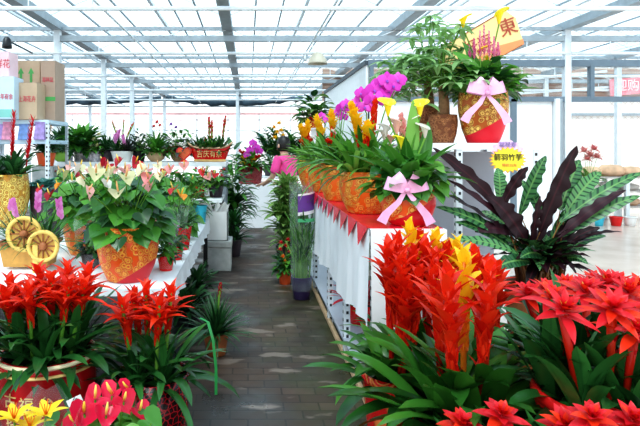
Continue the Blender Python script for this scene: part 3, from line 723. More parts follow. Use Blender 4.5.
def bow(parent, c, size, mat='bow_pink', r0=.0):
    """gathered ribbon bow: four loops, a knot and two tails"""
    mb = MB(); c = Vector(c)
    for a, l in ((20, 1.0), (160, 1.0), (50, .85), (130, .85)):
        a = math.radians(a); d = Vector((math.cos(a), 0, math.sin(a))); sd = Vector((0, 0, 1)).cross(d); w = size * .17; pts = []
        nrm = Vector((0, -1, 0)); sd = d.cross(nrm)
        for i in range(13):
            t = i / 12; th = 2 * PI * t; pts.append(c + d * (l * size * .5 * (1 - math.cos(th)) * .5 * 1.1) + nrm * (size * .13 * math.sin(th) + .03 * size))
        vs = []
        for i, p in enumerate(pts):
            ww = w * (.35 + .65 * math.sin(PI * i / 12)); vs += [p - sd * ww, p + sd * ww]
        mb.add(vs, [(2 * i, 2 * i + 1, 2 * i + 3, 2 * i + 2) for i in range(12)], mat)
    for s, ln in ((-1, .95), (1, 1.0)):
        pts = [c, c + Vector((s * .22 * size, -.10 * size, -.3 * size)), c + Vector((s * .5 * size, -.03 * size, -.62 * size * ln)), c + Vector((s * .62 * size, -.02 * size, -.85 * size * ln))]
        vs = []
        for i, p in enumerate(pts): ww = size * (.04 + .026 * i); vs += [p - Vector((ww, 0, ww * .5 * s)), p + Vector((ww, 0, ww * .5 * s))]
        mb.add(vs, [(0, 1, 3, 2), (2, 3, 5, 4), (4, 5, 7, 6)], mat)
    mb.lathe([(.001, -.07 * size), (.06 * size, -.04 * size), (.07 * size, 0), (.06 * size, .04 * size), (.001, .07 * size)], mat, 10, c=c + Vector((0, -.09 * size, 0)))
    return mb.build('ribbon_bow', parent)
def sleeve(parent, z0, z1, r0, r1, mat='cellophane', name='wrapper', sx=1.0):
    mb = MB(); n = 28; vs = []; rows = 6
    for j in range(rows + 1):
        for k in range(n):
            t = 2 * PI * k / n; u = j / rows; r = r0 + (r1 - r0) * u ** 1.2
            r *= 1 + .06 * math.sin(t * 7 + j) * (.3 + u); zz = z0 + (z1 - z0) * u + (.03 * math.sin(t * 5) + .02 * math.sin(t * 11)) * u
            vs.append((math.cos(t) * r * sx, math.sin(t) * r, zz))
    mb.add(vs, [(j * n + k, j * n + (k + 1) % n, (j + 1) * n + (k + 1) % n, (j + 1) * n + k) for j in range(rows) for k in range(n)], mat)
    return mb.build(name, parent)
class Plant:
    """one potted plant standing at x, y, z; L() turns a pixel at the plant's own depth (+dy) into its local space"""
    def __init__(s, name, label, x, y, z, cat='potted plant', group=None):
        s.t = thing(name, label, cat, (x, y, z), group); s.o = Vector((x, y, z))
    def pot(s, *a, **k): s.sz = pot(s.t, *a, **k); return s
    def L(s, px, py, dy=0.0): return at(px, py, s.o.y + dy) - s.o
    def fol(s, fn, name='foliage'):
        mb = MB(); fn(mb); s.f = mb.build(name, s.t); return s

# ------------------------------------------------------------------ foreground left
# big red glazed drum pot of red bromeliads
p = Plant('potted_bromeliad', 'red star bromeliads in large red glazed drum pot with gold writing', xat(48, 2.9), 2.9, 0)
pz = zat(350, 2.9); p.pot(.245, pz, 'red_glaze', 'drum', rim=[(.985, .016, 'cream_glaze', 1.0), (.91, .010, 'gold_paint', 1.03)])
p.fol(lambda mb: [rosette(mb, (dx, dy, p.sz), 17, .42, .048, 'brom_leaf', el=(.15, 1.4), droop=(.6, 1.5)) for dx, dy in ((-.13, -.04), (.02, -.10), (.13, .0), (-.03, .1), (.1, .12), (-.14, .12))])
for (px, py, dy) in ((8, 282, .08), (38, 271, .1), (28, 290, -.1), (68, 268, .12), (90, 272, .05), (70, 284, -.1), (3, 296, -.05), (52, 278, .0), (86, 286, -.06)):
    c = p.L(px, py, dy); b = Vector((c.x * .6, dy, p.sz)); spike(p.t, b, c + Vector((0, 0, .02)), ['red_bract'], n=30, L_=.19, W=.042, frac=.5, el=(.25, 1.4), droop=.95, name='flower')
def drum_wrap(cx, zc):
    def f(x, y, z):
        a = -PI / 2 + (cx + x) / .245; zz = zc + y; r = .245 * (.90 + .11 * min(1, max(0, (zz / pz - .3) / .32))) + .004 + z
        return Vector((math.cos(a) * r, math.sin(a) * r, zz))
    return f
for (txt, cx_, zc) in (('古', -.10, pz * .70), ('福', -.015, pz * .68), ('台', .075, pz * .68), ('招', -.10, pz * .50), ('之', -.01, pz * .47), ('人', .075, pz * .51), ('二', -.01, pz * .32)):
    lettering(txt, .075, 'gold_paint', p.t, None, wrap=drum_wrap(cx_, zc))
# crackled black and red pot of red bromeliads
p = Plant('potted_bromeliad', 'red bromeliads in black and red crackled pot beside the aisle', xat(152, 2.9), 2.9, 0)
p.pot(.195, zat(372, 2.9), 'crackle', 'straight')
p.fol(lambda mb: [rosette(mb, (dx, dy, p.sz), 18, .36, .042, 'brom_leaf', el=(.15, 1.4), droop=(.7, 1.6)) for dx, dy in ((-.08, -.05), (.07, -.06), (.0, .08))])
for (px, py, dy) in ((121, 298, -.05), (146, 284, .05), (160, 296, -.06), (172, 286, .05), (133, 292, .1)):
    c = p.L(px, py, dy); b = Vector((c.x * .6, dy, p.sz)); spike(p.t, b, c, ['red_bract'], n=30, L_=.18, W=.040, frac=.55, el=(.25, 1.4), droop=.95, name='flower')
mb = MB(); pts = [p.L(200, 318, -.1), p.L(208, 322, -.12), p.L(213, 340, -.13), p.L(216, 368, -.13), p.L(216, 395, -.13)]
vs = []
for q in pts: vs += [q - Vector((.007, 0, 0)), q + Vector((.007, .004, 0))]
mb.add(vs, [(2 * i, 2 * i + 1, 2 * i + 3, 2 * i + 2) for i in range(4)], 'green_strap'); mb.build('hanging_strap', p.t)
# small dark bromeliad on the aisle floor
p = Plant('potted_bromeliad', 'small dark leaved plant with one red bud on the aisle floor', xat(216, 4.35), 4.35, 0)
p.pot(.10, .17, 'brown_wood', 'taper')
p.fol(lambda mb: rosette(mb, (0, 0, p.sz), 70, .34, .026, 'dark_leaf', el=(.0, 1.45), droop=(.3, 1.0), shape='grass'))
spike(p.t, (0, 0, p.sz), p.L(221, 281), ['dark_red_petal'], n=16, L_=.05, W=.03, frac=.3, el=(1.2, 1.4), droop=.1, name='flower')
for px, Y, lab in ((186, 4.9, 'dark strap leaved plant tucked under the left table edge, nearer one'), (196, 5.7, 'dark strap leaved plant tucked under the left table edge, farther one')):
    p = Plant('potted_foliage_plant', lab, xat(px, Y), Y, 0); p.pot(.12, .2, 'black_plastic', 'taper')
    p.fol(lambda mb: rosette(mb, (0, 0, p.sz), 40, .30, .035, 'dark_leaf', el=(.1, 1.4), droop=(.4, 1.3)))
# red anthurium at the very front
AY = 2.05
p = Plant('potted_anthurium', 'glossy red anthurium at the front below the red bromeliads', xat(108, AY), AY, 0)
p.pot(.14, .36, 'dark_pot', 'taper')
def f(mb):
    for i in range(40):
        az = i * GA; r = rr(.05, .19); c = Vector((math.cos(az) * r * 1.2, math.sin(az) * r * .8, p.sz + rr(.13, .29)))
        mb.tube([(0, 0, p.sz), c], .004, 'stem_green', n=4, cap=False); heart(mb, c, (math.cos(az) * .5, math.sin(az) * .5 - .3, .8), (-math.cos(az), -math.sin(az), .2), .13, R.choice(['green_leaf', 'light_leaf']))
p.fol(f)
for (px, py, dy, s) in ((95, 400, 0, .11), (112, 396, .03, .12), (124, 402, -.03, .10), (84, 414, -.05, .12), (140, 412, .0, .09), (106, 416, -.09, .10), (128, 390, .08, .09), (75, 424, -.06, .1)):
    anthurium_flower(p.t, (0, 0, p.sz), p.L(px, py, dy), s, 'anthurium_red', nrm=(rr(-.9, .7), rr(-.9, -.3), rr(.2, 1.2)))
# yellow lily in clear wrap at the front left
p = Plant('potted_lily', 'yellow lily in clear wrap at the bottom left corner', xat(30, 1.95), 1.95, 0)
p.pot(.11, .36, 'dark_pot', 'taper')
p.fol(lambda mb: bush(mb, (0, 0, p.sz), .14, .14, 36, .12, .04, ['green_leaf', 'light_leaf'], 'lance'))
for (px, py) in ((14, 420), (46, 416), (30, 428)):
    c = p.L(px, py, -.05); mb = MB(); mb.tube([(0, 0, p.sz), c], .004, 'stem_green', n=4)
    for k in range(6): mb.leaf(c, k * PI / 3, .55, .085, .032, .7, 'calla_yellow', .2, 5, 'lance')
    o = mb.build('flower', p.t)
    mb = MB()
    for k in range(4): mb.tube([c, c + Vector((math.cos(k * 1.6) * .02, math.sin(k * 1.6) * .02, .05))], .002, 'orange_bract', n=4)
    mb.build('stamen', o)
sleeve(p.t, .28, zat(412, 1.95), .12, .17)
# price card standing by the drum pot
cdl = thing('price_card', 'small white price card standing in front of the red drum pot', 'sign', at(76, 404, 2.5))
mb = MB(); mb.box((-.035, 0, 0), (.035, .003, .03), 'print_white', Matrix.Rotation(-.45, 4, 'Y')); mb.build('card', cdl, False)
mb = MB(); mb.tube([(0, .006, .01), (0, .02, -cdl.location.z)], .004, 'steel_white', n=5); mb.build('stake', cdl)
lettering('15元', .022, 'print_black', cdl, (.005, -.003, .016), rot=(PI / 2, .45, 0))

# ------------------------------------------------------------------ left table
def tall_stand(x, y, z0, h, r, label):
    """upturned crate that lifts a pot"""
    t = thing('upturned_crate', label, 'crate', (x, y, z0)); mb = MB(); mb.box((-r, -r, 0), (r, r, h), 'grey_crate'); mb.build('crate_body', t, False, bevel=.01)
    mb = MB(); mb.box((-r - .012, -r - .012, 0), (r + .012, r + .012, .03), 'grey_crate'); mb.build('crate_rim', t, False, bevel=.006)
T0 = LT + .006
# half orange, half red pot with the cream anthurium
p = Plant('potted_anthurium', 'cream and pink anthurium in large orange moulded pot on the left table', xat(128, 3.82), 3.82, T0)
p.pot(.208, zat(225, 3.82) - T0, 'pot_orange_half', 'belly')
def heart_leaves(mb, p, n, rx, rz, s, mats, ylim=.8):
    n = int(n * 1.8)
    for i in range(n):
        az = i * GA; t = math.sqrt((i + .5) / n); ph = t * PI * .56
        c = Vector((math.cos(az) * math.sin(ph) * rx, math.sin(az) * math.sin(ph) * rx * ylim, p.sz + .02 + math.cos(ph) * rz)); k_ = rr(.55, 1.05); c = Vector((c.x * k_, c.y * k_, p.sz + (c.z - p.sz) * (.5 + .5 * k_)))
        if i % 2 == 0: mb.tube([(0, 0, p.sz), Vector((c.x * .4, c.y * .4, p.sz + (c.z - p.sz) * .7)), c], .004, 'stem_green', n=4, cap=False)
        o = Vector((math.cos(az), math.sin(az), 0))
        heart(mb, c, o * .55 * t + Vector((rr(-.3, .3), rr(-.5, .1), .8)), -o + Vector((0, 0, .45)), s * rr(.75, 1.2), R.choice(mats), cup=.08)
p.fol(lambda mb: heart_leaves(mb, p, 70, .31, .34, .155, ['green_leaf', 'green_leaf', 'dark_leaf', 'brom_leaf_bright']))
for (px, py, s, m) in ((88, 192, .085, 'pink_petal'), (106, 185, .08, 'white_petal'), (118, 193, .10, 'cream_petal'), (126, 178, .10, 'cream_petal'), (142, 171, .09, 'cream_petal'), (148, 178, .08, 'pink_petal'), (96, 174, .09, 'cream_petal'), (112, 172, .08, 'cream_petal'), (78, 170, .08, 'white_petal'), (150, 186, .08, 'pink_petal'), (84, 180, .08, 'cream_petal'), (160, 176, .06, 'cream_petal')):
    anthurium_flower(p.t, (0, 0, p.sz), p.L(px, py, rr(-.38, -.2)), s * 1.35, m, 'spadix_pink')
# second anthurium, behind
p = Plant('potted_anthurium', 'anthurium with red and cream blooms in orange pot behind the wheel planter', xat(84, 4.75), 4.75, T0)
p.pot(.17, zat(213, 4.75) - T0, 'pot_gold_orange', 'belly')
p.fol(lambda mb: heart_leaves(mb, p, 56, .36, .34, .15, ['green_leaf', 'dark_leaf', 'light_leaf', 'green_leaf']))
for (px, py, s, m) in ((104, 163, .09, 'dark_red_petal'), (119, 162, .09, 'dark_red_petal'), (136, 163, .09, 'dark_red_petal'), (92, 170, .09, 'pink_petal'), (66, 176, .09, 'cream_petal'), (72, 182, .1, 'white_petal'), (106, 172, .09, 'cream_petal'), (125, 170, .09, 'pink_petal'), (40, 190, .08, 'dark_red_petal'), (50, 196, .09, 'dark_red_petal'), (58, 186, .07, 'orange_bract'), (80, 168, .09, 'cream_petal')):
    anthurium_flower(p.t, (0, 0, p.sz), p.L(px, py, rr(-.42, -.2)), s * 1.35, m)
# third, pink one to the right
p = Plant('potted_anthurium', 'leafy anthurium with small coral blooms left of the turquoise cup', xat(176, 5.5), 5.5, T0)
p.pot(.12, zat(226, 5.5) - T0, 'red_plastic', 'taper')
p.fol(lambda mb: heart_leaves(mb, p, 46, .25, .42, .13, ['green_leaf', 'light_leaf', 'brom_leaf_bright', 'green_leaf']))
for (px, py, s, m) in ((173, 190, .11, 'red_petal'), (181, 196, .11, 'orange_bract'), (203, 172, .08, 'red_petal'), (208, 177, .07, 'pink_petal'), (214, 175, .07, 'red_petal'), (184, 166, .08, 'pink_petal'), (170, 169, .09, 'pink_petal'), (164, 175, .08, 'cream_petal'), (192, 180, .07, 'light_leaf')):
    anthurium_flower(p.t, (0, 0, p.sz), p.L(px, py, rr(-.5, -.3)), s * 1.3, m)
for px, Y, fl, lab in ((150, 6.3, (((148, 170), .08, 'pink_petal'), ((158, 166), .08, 'cream_petal'), ((140, 174), .08, 'pink_petal'), ((165, 172), .08, 'red_petal')), 'pale flowered anthurium deep in the left table behind the orange moulded pot'),
    (112, 6.2, (((108, 166), .09, 'dark_red_petal'), ((116, 170), .08, 'pink_petal'), ((101, 168), .08, 'cream_petal')), 'red and pink anthurium deep in the left table below the white planter'),
    (66, 6.4, (((60, 172), .09, 'cream_petal'), ((70, 168), .09, 'pink_petal'), ((76, 174), .08, 'dark_red_petal')), 'cream anthurium deep in the left table right of the blue green rosette')):
    p = Plant('potted_anthurium', lab, xat(px, Y), Y, T0); p.pot(.13, .26, 'red_plastic', 'taper')
    p.fol(lambda mb: heart_leaves(mb, p, 50, .36, .36, .15, ['green_leaf', 'light_leaf', 'green_leaf', 'dark_leaf']))
    for (a, b), s_, m in fl: anthurium_flower(p.t, (0, 0, p.sz), p.L(a, b, -.3), s_ * 1.5, m, 'spadix_pink')
# low leafy plant beyond
p = Plant('potted_foliage_plant', 'low mixed green plant with coral flowers at the far end of the left table', xat(183, 6.85), 6.85, T0)
p.pot(.11, .16, 'white_ceramic', 'taper')
p.fol(lambda mb: bush(mb, (0, 0, p.sz), .26, .46, 90, .15, .06, ['green_leaf', 'olive_leaf', 'dark_leaf']))
for (px, py) in ((196, 169), (212, 172), (222, 176)): ball_flower(p.t, (0, 0, p.sz), p.L(px, py, -.2), .07, 'red_petal', 10)
# cellophane wrapped pots of small flowers
for k, (px, Y, r, h, label) in enumerate(((91, 4.2, .085, .34, 'clear wrapped plant with tiny violet flowers between wheel planter and orange pot'), (166, 4.1, .07, .40, 'clear wrapped violet flowers in small red pot right of the orange pot'), (176, 4.5, .07, .42, 'clear wrapped pink flowers in small red pot nearest the aisle edge'))):
    p = Plant('wrapped_flower', label, xat(px, Y), Y, T0, group='clear wrapped flowers on the left table')
    p.pot(r * .9, .11, 'red_plastic' if k else 'dark_pot', 'taper')
    p.fol(lambda mb: bush(mb, (0, 0, p.sz), r * .9, h * .5, 34, .09, .03, ['dark_leaf', 'purple_leaf'] if k == 0 else ['green_leaf', 'dark_leaf'], 'lance'))
    for j in range(7): ball_flower(p.t, (0, 0, p.sz), (rr(-r, r), rr(-r, 0), p.sz + rr(.08, h * .55)), .035, 'violet_petal' if k == 0 else R.choice(['quill_pink', 'magenta_petal']), 9)
    sleeve(p.t, .02, h, r * .85, r * 1.55)
# red pot with strap leaves beside the cloth edge
p = Plant('potted_foliage_plant', 'strap leaved plant in bright red pot behind the clear wrapped flowers', xat(181, 4.95), 4.95, T0)
p.pot(.095, .20, 'red_plastic', 'taper')
p.fol(lambda mb: rosette(mb, (0, 0, p.sz), 30, .21, .03, 'brom_leaf_bright', el=(.5, 1.4), droop=(.5, 1.2)))
# turquoise cup and white boxes at the table end
p = thing('plastic_cup', 'turquoise plastic cup at the aisle edge of the left table', 'cup', (xat(200.5, 6.75), 6.75, T0))
pot(p, .08, .20, 'turquoise_plastic', 'taper', soil=False, name='cup_body')
mb = MB(); mb.lathe([(.076, .185), (.084, .19), (.086, .2), (.078, .203)], 'turquoise_plastic', 28); mb.build('lip', p)
gx0, gx1 = xat(203, 7.25), xat(231, 7.25)
t = thing('foam_crate', 'grey foam crate on the aisle floor at the end of left table', 'crate', ((gx0 + gx1) / 2, 7.45, 0)); hw = (gx1 - gx0) / 2; gz = zat(241, 7.25)
mb = MB(); mb.box((-hw, -.2, 0), (hw, .2, gz - .09), 'grey_crate'); mb.build('crate_body', t, False, bevel=.012)
mb = MB(); mb.box((-hw - .012, -.212, gz - .09), (hw + .012, .212, gz), 'grey_crate'); mb.build('lid', t, False, bevel=.012)
t = thing('paper_box', 'open white paper box on top of the grey foam crate', 'box', ((gx0 + gx1) / 2 - .02, 7.42, gz)); bh = zat(212, 7.25) - gz; w2 = hw * .86
mb = MB()
for lo, hi in (((-w2, -.16, 0), (w2, .16, .01)), ((-w2, -.16, 0), (w2, -.15, bh)), ((-w2, .15, 0), (w2, .16, bh)), ((-w2, -.16, 0), (-w2 + .01, .16, bh)), ((w2 - .01, -.16, 0), (w2, .16, bh))): mb.box(lo, hi, 'white_ceramic')
mb.build('box_body', t, False)
for k, (x0, x1, dx) in enumerate(((-w2, -w2 * .2, -.02), (-w2 * .15, w2, .03))):
    mb = MB(); n = 6; vs = []
    for i in range(n + 1):
        x = x0 + (x1 - x0) * i / n; vs += [(x, -.157, bh), (x + dx, -.20 + .02 * (i % 2), bh + .09 + .05 * ((i * 7 + k) % 3) / 2)]
    mb.add(vs, [(2 * i, 2 * i + 2, 2 * i + 3, 2 * i + 1) for i in range(n)], 'white_ceramic'); mb.build('torn_flap', t, False)
# wooden barrow planter with spoked wheels and pink quill plant
WY = 4.2
t = thing('wheel_planter', 'yellow wooden cart planter with two spoked wheels and pink quill flowers', 'planter', (xat(34, WY), WY, T0))
lo_ = lambda px, py, dy=0: at(px, py, WY + dy) - Vector(t.location)
mb = MB(); a = lo_(10, 242).z; mb.add([(-.19, -.09, .02), (.13, -.09, .02), (.13, .10, .02), (-.19, .10, .02), (-.22, -.11, .19), (.16, -.11, .19), (.16, .12, .19), (-.22, .12, .19)], [(3, 2, 1, 0), (0, 1, 5, 4), (1, 2, 6, 5), (2, 3, 7, 6), (3, 0, 4, 7)], 'barrow_wood')
mb.build('planter_box', t, False)
mb = MB(); mb.box((-.235, -.125, .18), (.175, -.105, .205), 'brown_wood'); mb.box((-.235, .115, .18), (.175, .135, .205), 'brown_wood'); mb.box((-.235, -.125, .18), (-.215, .135, .205), 'brown_wood'); mb.box((.155, -.125, .18), (.175, .135, .205), 'brown_wood'); mb.build('rim', t, False)
mb = MB(); mb.box((-.2, -.1, .16), (.15, .11, .175), 'soil'); mb.build('soil', t, False)
for (px, py, r, dy) in ((24, 234, .13, -.14), (43, 246, .115, -.19)):
    c = lo_(px, py, dy); c.y = dy; M = Matrix.Translation(c) @ Matrix.Rotation(PI / 2, 4, 'X')
    mb = MB(); mb.lathe([(r * .78, -.012), (r, -.012), (r, .012), (r * .78, .012), (r * .78, -.012)], 'yellow_wood', 32, M=M)
    mb.lathe([(.001, -.018), (.028, -.018), (.028, .018), (.001, .018)], 'brown_wood', 16, M=M)
    for k in range(12):
        q = k * PI / 6; d = Vector((math.cos(q), 0, math.sin(q))); mb.tube([c + d * .02, c + d * r * .8], .006, 'brown_wood', n=5)
    wo = mb.build('wheel', t)
    mb = MB(); mb.lathe([(.001, 0), (r * .78, 0)], 'yellow_wood', 24, M=Matrix.Translation((0, .014, 0)) @ M); mb.build('wheel_disc', wo)
mb = MB(); mb.box((-.018, -.012, 0), (.018, .012, .20), 'yellow_wood', Matrix.Translation((lo_(45, 260).x, -.185, 0))); mb.build('prop', t, False)
mb = MB()
for q in (-.12, .0, .1): rosette(mb, (q, 0, .17), 26, .34, .022, 'dark_leaf' if q < .1 else 'brom_leaf_bright', el=(.1, 1.3), droop=(.4, 1.2), shape='grass')
bush(mb, (-.1, -.05, .17), .09, .05, 30, .05, .03, 'olive_leaf'); bush(mb, (.07, -.04, .17), .09, .08, 40, .06, .025, 'light_leaf')
mb.build('foliage', t)
for (px, py, s) in ((15, 211, .12), (38, 204, .13), (60, 211, .13), (10, 206, .08)): quill(t, (lo_(px, py).x * .4, 0, .17), lo_(px, py, -.04), s, 'quill_pink')
# gold relief jar with tall red sword bromeliads
tall_stand(xat(4, 5.5), 5.5, T0, .12, .2, 'grey upturned crate under the gold moulded jar')
p = Plant('potted_bromeliad', 'tall red sword bromeliads in gold moulded jar at the left edge', xat(4, 5.5), 5.5, T0 + .12)
p.pot(.24, zat(174, 5.5) - T0 - .12, 'pot_gold', 'belly')
p.fol(lambda mb: [rosette(mb, (dx, 0, p.sz), 26, .36, .045, 'dark_leaf', el=(.3, 1.4), droop=(.5, 1.3)) for dx in (-.1, .1)])
for (px, py) in ((14, 113), (33, 119)):
    c = p.L(px, py); mb = MB(); b = Vector((c.x * .7, 0, p.sz)); mb.tube([b, c], [.008, .004], 'red_petal', n=5)
    for i in range(26):
        u = i / 25; q = b.lerp(c, .30 + .66 * u); mb.leaf(q, (i % 2) * PI + rr(-.5, .5), 1.2, .085, .05 * (1 - .5 * u), .05, 'red_petal', .5, 4, 'bract')
    mb.build('flower_spike', p.t)
# blue green cabbage-like rosette
p = Plant('potted_rosette_plant', 'blue green rosette plant on the left table right of the gold jar', xat(46, 5.7), 5.7, T0)
p.pot(.16, zat(186, 5.7) - T0, 'dark_pot', 'straight')
p.fol(lambda mb: rosette(mb, (0, 0, p.sz), 30, .17, .12, 'blue_leaf', el=(.1, 1.3), droop=(.8, 1.6), shape='ovate', fold=.5))

# ------------------------------------------------------------------ back row on the high bench
BZ_ = KT + .001
def back(name, label, px, Y, potargs, fol, cat='potted plant', z=None, group=None):
    p = Plant(name, label, xat(px, Y), Y, BZ_ if z is None else z, cat, group); p.pot(*potargs); p.fol(lambda mb: fol(mb, p)); return p
p = back('potted_bromeliad', 'orange flowered bromeliad in orange pot behind the red sword spikes', 46, 7.6, (.13, .18, 'orange_plastic', 'taper'), lambda mb, p: rosette(mb, (0, 0, p.sz), 34, .34, .05, 'dark_leaf', el=(.3, 1.4)), z=zat(166, 7.6))
for (px, py, m) in ((38, 132, 'red_petal'), (43, 128, 'orange_bract'), (51, 124, 'orange_bract'), (47, 130, 'yellow_bract')): spike(p.t, (0, 0, p.sz), p.L(px, py, -.05), [m], n=18, L_=.10, W=.03, frac=.5, el=(.8, 1.3))
tall_stand(xat(46, 7.6), 7.6, 0, zat(166, 7.6), .14, 'grey upturned crate hidden under the orange flowered bromeliad')
p = back('potted_succulent', 'dark leafy plant in lime green bowl on the high bench', 62, 8.62, (.15, .15, 'lime_ceramic', 'bowl'), lambda mb, p: bush(mb, (0, 0, p.sz), .16, .16, 60, .12, .04, 'dark_leaf', 'lance'))
p = back('potted_foliage_plant', 'tall broad leaved plant in silver wrapped pot on the high bench', 82, 8.8, (.13, .22, 'silver_wrap', 'straight'), lambda mb, p: [rosette(mb, (0, 0, p.sz), 26, .52, .13, 'green_leaf', el=(.2, 1.4), droop=(.5, 1.3), shape='lance'), bush(mb, (0, 0, p.sz), .25, .3, 40, .2, .09, ['dark_leaf', 'green_leaf'])])
p = back('potted_foliage_plant', 'very dark broad leaved plant behind the lime green bowl', 66, 9.1, (.12, .18, 'silver_wrap', 'straight'), lambda mb, p: rosette(mb, (0, 0, p.sz), 30, .5, .13, 'dark_leaf', el=(.3, 1.4), droop=(.5, 1.2), shape='lance'))
p = back('potted_flower', 'cream flowered plant in silver wrap beside the dark square pot', 95, 8.6, (.10, .16, 'silver_wrap', 'straight'), lambda mb, p: bush(mb, (0, 0, p.sz), .17, .2, 50, .1, .05, ['dark_leaf', 'green_leaf']))
for px, py in ((94, 140), (99, 135), (97, 146), (91, 147)): ball_flower(p.t, (0, 0, p.sz), p.L(px, py, -.1), .10, 'cream_petal', 12)
p = back('potted_flower', 'spiky grey green plant in dark square pot on the high bench', 107, 8.7, (.11, .19, 'dark_pot', 'straight'), lambda mb, p: rosette(mb, (0, 0, p.sz), 40, .3, .03, 'dark_leaf', el=(.5, 1.5), droop=(.2, .8), shape='grass'))
p = back('planter_trough', 'white planter with pink quills and red spikes on the high bench', 122, 8.55, (.17, .16, 'white_ceramic', 'taper'), lambda mb, p: [rosette(mb, (dx, 0, p.sz), 30, .3, .035, 'purple_leaf' if dx > 0 else 'dark_leaf', el=(.4, 1.45), droop=(.3, 1.0), shape='grass') for dx in (-.08, .08)])
for px, py in ((115, 140), (124, 141), (118, 136)): quill(p.t, (0, 0, p.sz), p.L(px, py, -.1), .13, 'quill_pink')
for px, py in ((111, 120), (124, 118), (135, 121)): spike(p.t, (0, 0, p.sz), p.L(px, py), ['pink_petal' if px < 130 else 'red_petal'], n=14, L_=.07, W=.025, frac=.5, el=(1.2, 1.4), droop=.1)
p = back('potted_foliage_plant', 'grey leaved bushy plant in black pot right of white planter', 139, 8.7, (.11, .18, 'black_plastic', 'taper'), lambda mb, p: bush(mb, (0, 0, p.sz), .2, .32, 80, .12, .035, ['purple_leaf', 'dark_leaf'], 'lance'))
p = back('potted_foliage_plant', 'arching green plant with red flower in pale basket on the high bench', 156, 8.6, (.15, .14, 'pale_wood', 'bowl'), lambda mb, p: [rosette(mb, (0, 0, p.sz), 50, .38, .035, 'green_leaf', el=(.1, 1.4), droop=(.5, 1.4)), bush(mb, (0, 0, p.sz), .2, .2, 40, .1, .04, 'light_leaf')])
for px, py in ((157, 123), (160, 126), (154, 127)): ball_flower(p.t, (0, 0, p.sz), p.L(px, py), .09, 'red_petal', 12)
p = back('potted_foliage_plant', 'grey green bush with red lower leaves left of the boat basket', 178, 8.75, (.12, .13, 'pale_wood', 'bowl'), lambda mb, p: [bush(mb, (0, 0, p.sz), .3, .4, 90, .14, .05, ['green_leaf', 'dark_leaf', 'purple_leaf']), bush(mb, (-.08, -.1, p.sz), .14, .12, 24, .1, .06, 'dark_red_petal')])
for px, py in ((176, 128), (171, 125)): ball_flower(p.t, (0, 0, p.sz), p.L(px, py), .09, 'violet_petal', 12)
LB = .92
bench('plant_bench', 'lower step bench of leafy pots in front of the high bench', -2.35, xat(222, 7.4), 7.35, 8.15, LB, dark=True)
for px, m, fm, lab in ((66, 'dark_pot', ['green_leaf', 'dark_leaf'], 'leafy pot on the lower step bench, leftmost'), (92, 'red_plastic', ['dark_leaf', 'green_leaf'], 'leafy pot on the lower step bench under the silver wrapped pot'), (118, 'dark_pot', ['green_leaf', 'olive_leaf'], 'leafy pot on the lower step bench under the white planter'), (145, 'red_plastic', ['green_leaf', 'light_leaf'], 'leafy pot on the lower step bench under the pale basket'), (172, 'dark_pot', ['green_leaf', 'dark_leaf'], 'leafy pot on the lower step bench under the heart planter'), (198, 'red_plastic', ['light_leaf', 'green_leaf'], 'leafy pot on the lower step bench under the boat basket'), (216, 'dark_pot', ['dark_leaf', 'green_leaf'], 'leafy pot on the lower step bench, rightmost')):
    p = Plant('potted_foliage_plant', lab, xat(px, 7.75), 7.75, LB + .001); p.pot(.11, .16, m, 'taper')
    p.fol(lambda mb: bush(mb, (0, 0, p.sz), .21, .24, 50, .12, .055, fm))
    for k in range(4): ball_flower(p.t, (0, 0, p.sz), (rr(-.16, .16), rr(-.22, -.1), p.sz + rr(.12, .27)), .07, R.choice(['pink_petal', 'red_petal', 'cream_petal']), 9)
# heart planter
t = thing('heart_planter', 'small red heart shaped planter on the high bench', 'planter', (xat(184, 8.5), 8.5, BZ_))
mb = MB(); sp_ = [(x * .13, y * .13) for x, y in HP]; mb.poly([(x, -.03, y + .13) for x, y in sp_], 'red_plastic', (0, .06, 0)); mb.build('planter_body', t, False)
mb = MB(); mb.poly([(x * .78, -.034, y * .78 + .132) for x, y in sp_], 'orange_plastic', (0, .003, 0)); mb.build('front_inset', t, False)
mb = MB(); mb.box((-.05, -.04, 0), (.05, .05, .025), 'red_plastic'); mb.build('foot', t, False)
# boat shaped basket
t = thing('boat_basket', 'red boat shaped basket with gold writing and red flower spikes', 'basket', (xat(210, 8.55), 8.55, BZ_))
mb = MB(); n = 24; vs = []; rows = [(.22, .0, .08), (.25, .04, .10), (.30, .13, .13), (.335, .20, .14), (.31, .20, .12), (.27, .12, .1)]
for (a, z, b) in rows:
    for k in range(n):
        th = 2 * PI * k / n; x = a * math.cos(th); vs.append((x, b * math.sin(th), z + (.09 * (x / a) ** 4) * (z / .2)))
mb.add(vs, [(j * n + k, j * n + (k + 1) % n, (j + 1) * n + (k + 1) % n, (j + 1) * n + k) for j in range(5) for k in range(n)] + [tuple(range(n))[::-1]], 'red_plastic')
mb.add([(v[0], v[1], v[2]) for v in vs[5 * n:]], [tuple(range(n))], 'soil'); mb.build('basket_body', t)
mb = MB(); pts = [(.338 * math.cos(q * 2 * PI / 32), .142 * math.sin(q * 2 * PI / 32), .205 + .09 * math.cos(q * 2 * PI / 32) ** 4) for q in range(33)]; mb.tube(pts, .014, 'pale_wood', n=6); mb.build('rim', t)
mb = MB(); pts = [(.23 * math.cos(q * 2 * PI / 32), .088 * math.sin(q * 2 * PI / 32), .02) for q in range(33)]; mb.tube(pts, .02, 'gold_paint', n=6); mb.build('base_band', t)
lettering('吉庆有余', .12, 'gold_paint', t, (0, -.145, .115), rot=(PI / 2 - .25, 0, 0), squash=.8)
mb = MB()
for dx in (-.15, 0, .15): rosette(mb, (dx, 0, .13), 30, .32, .035, 'dark_leaf' if dx else 'green_leaf', el=(.3, 1.45), droop=(.3, 1.1))
mb.build('foliage', t)
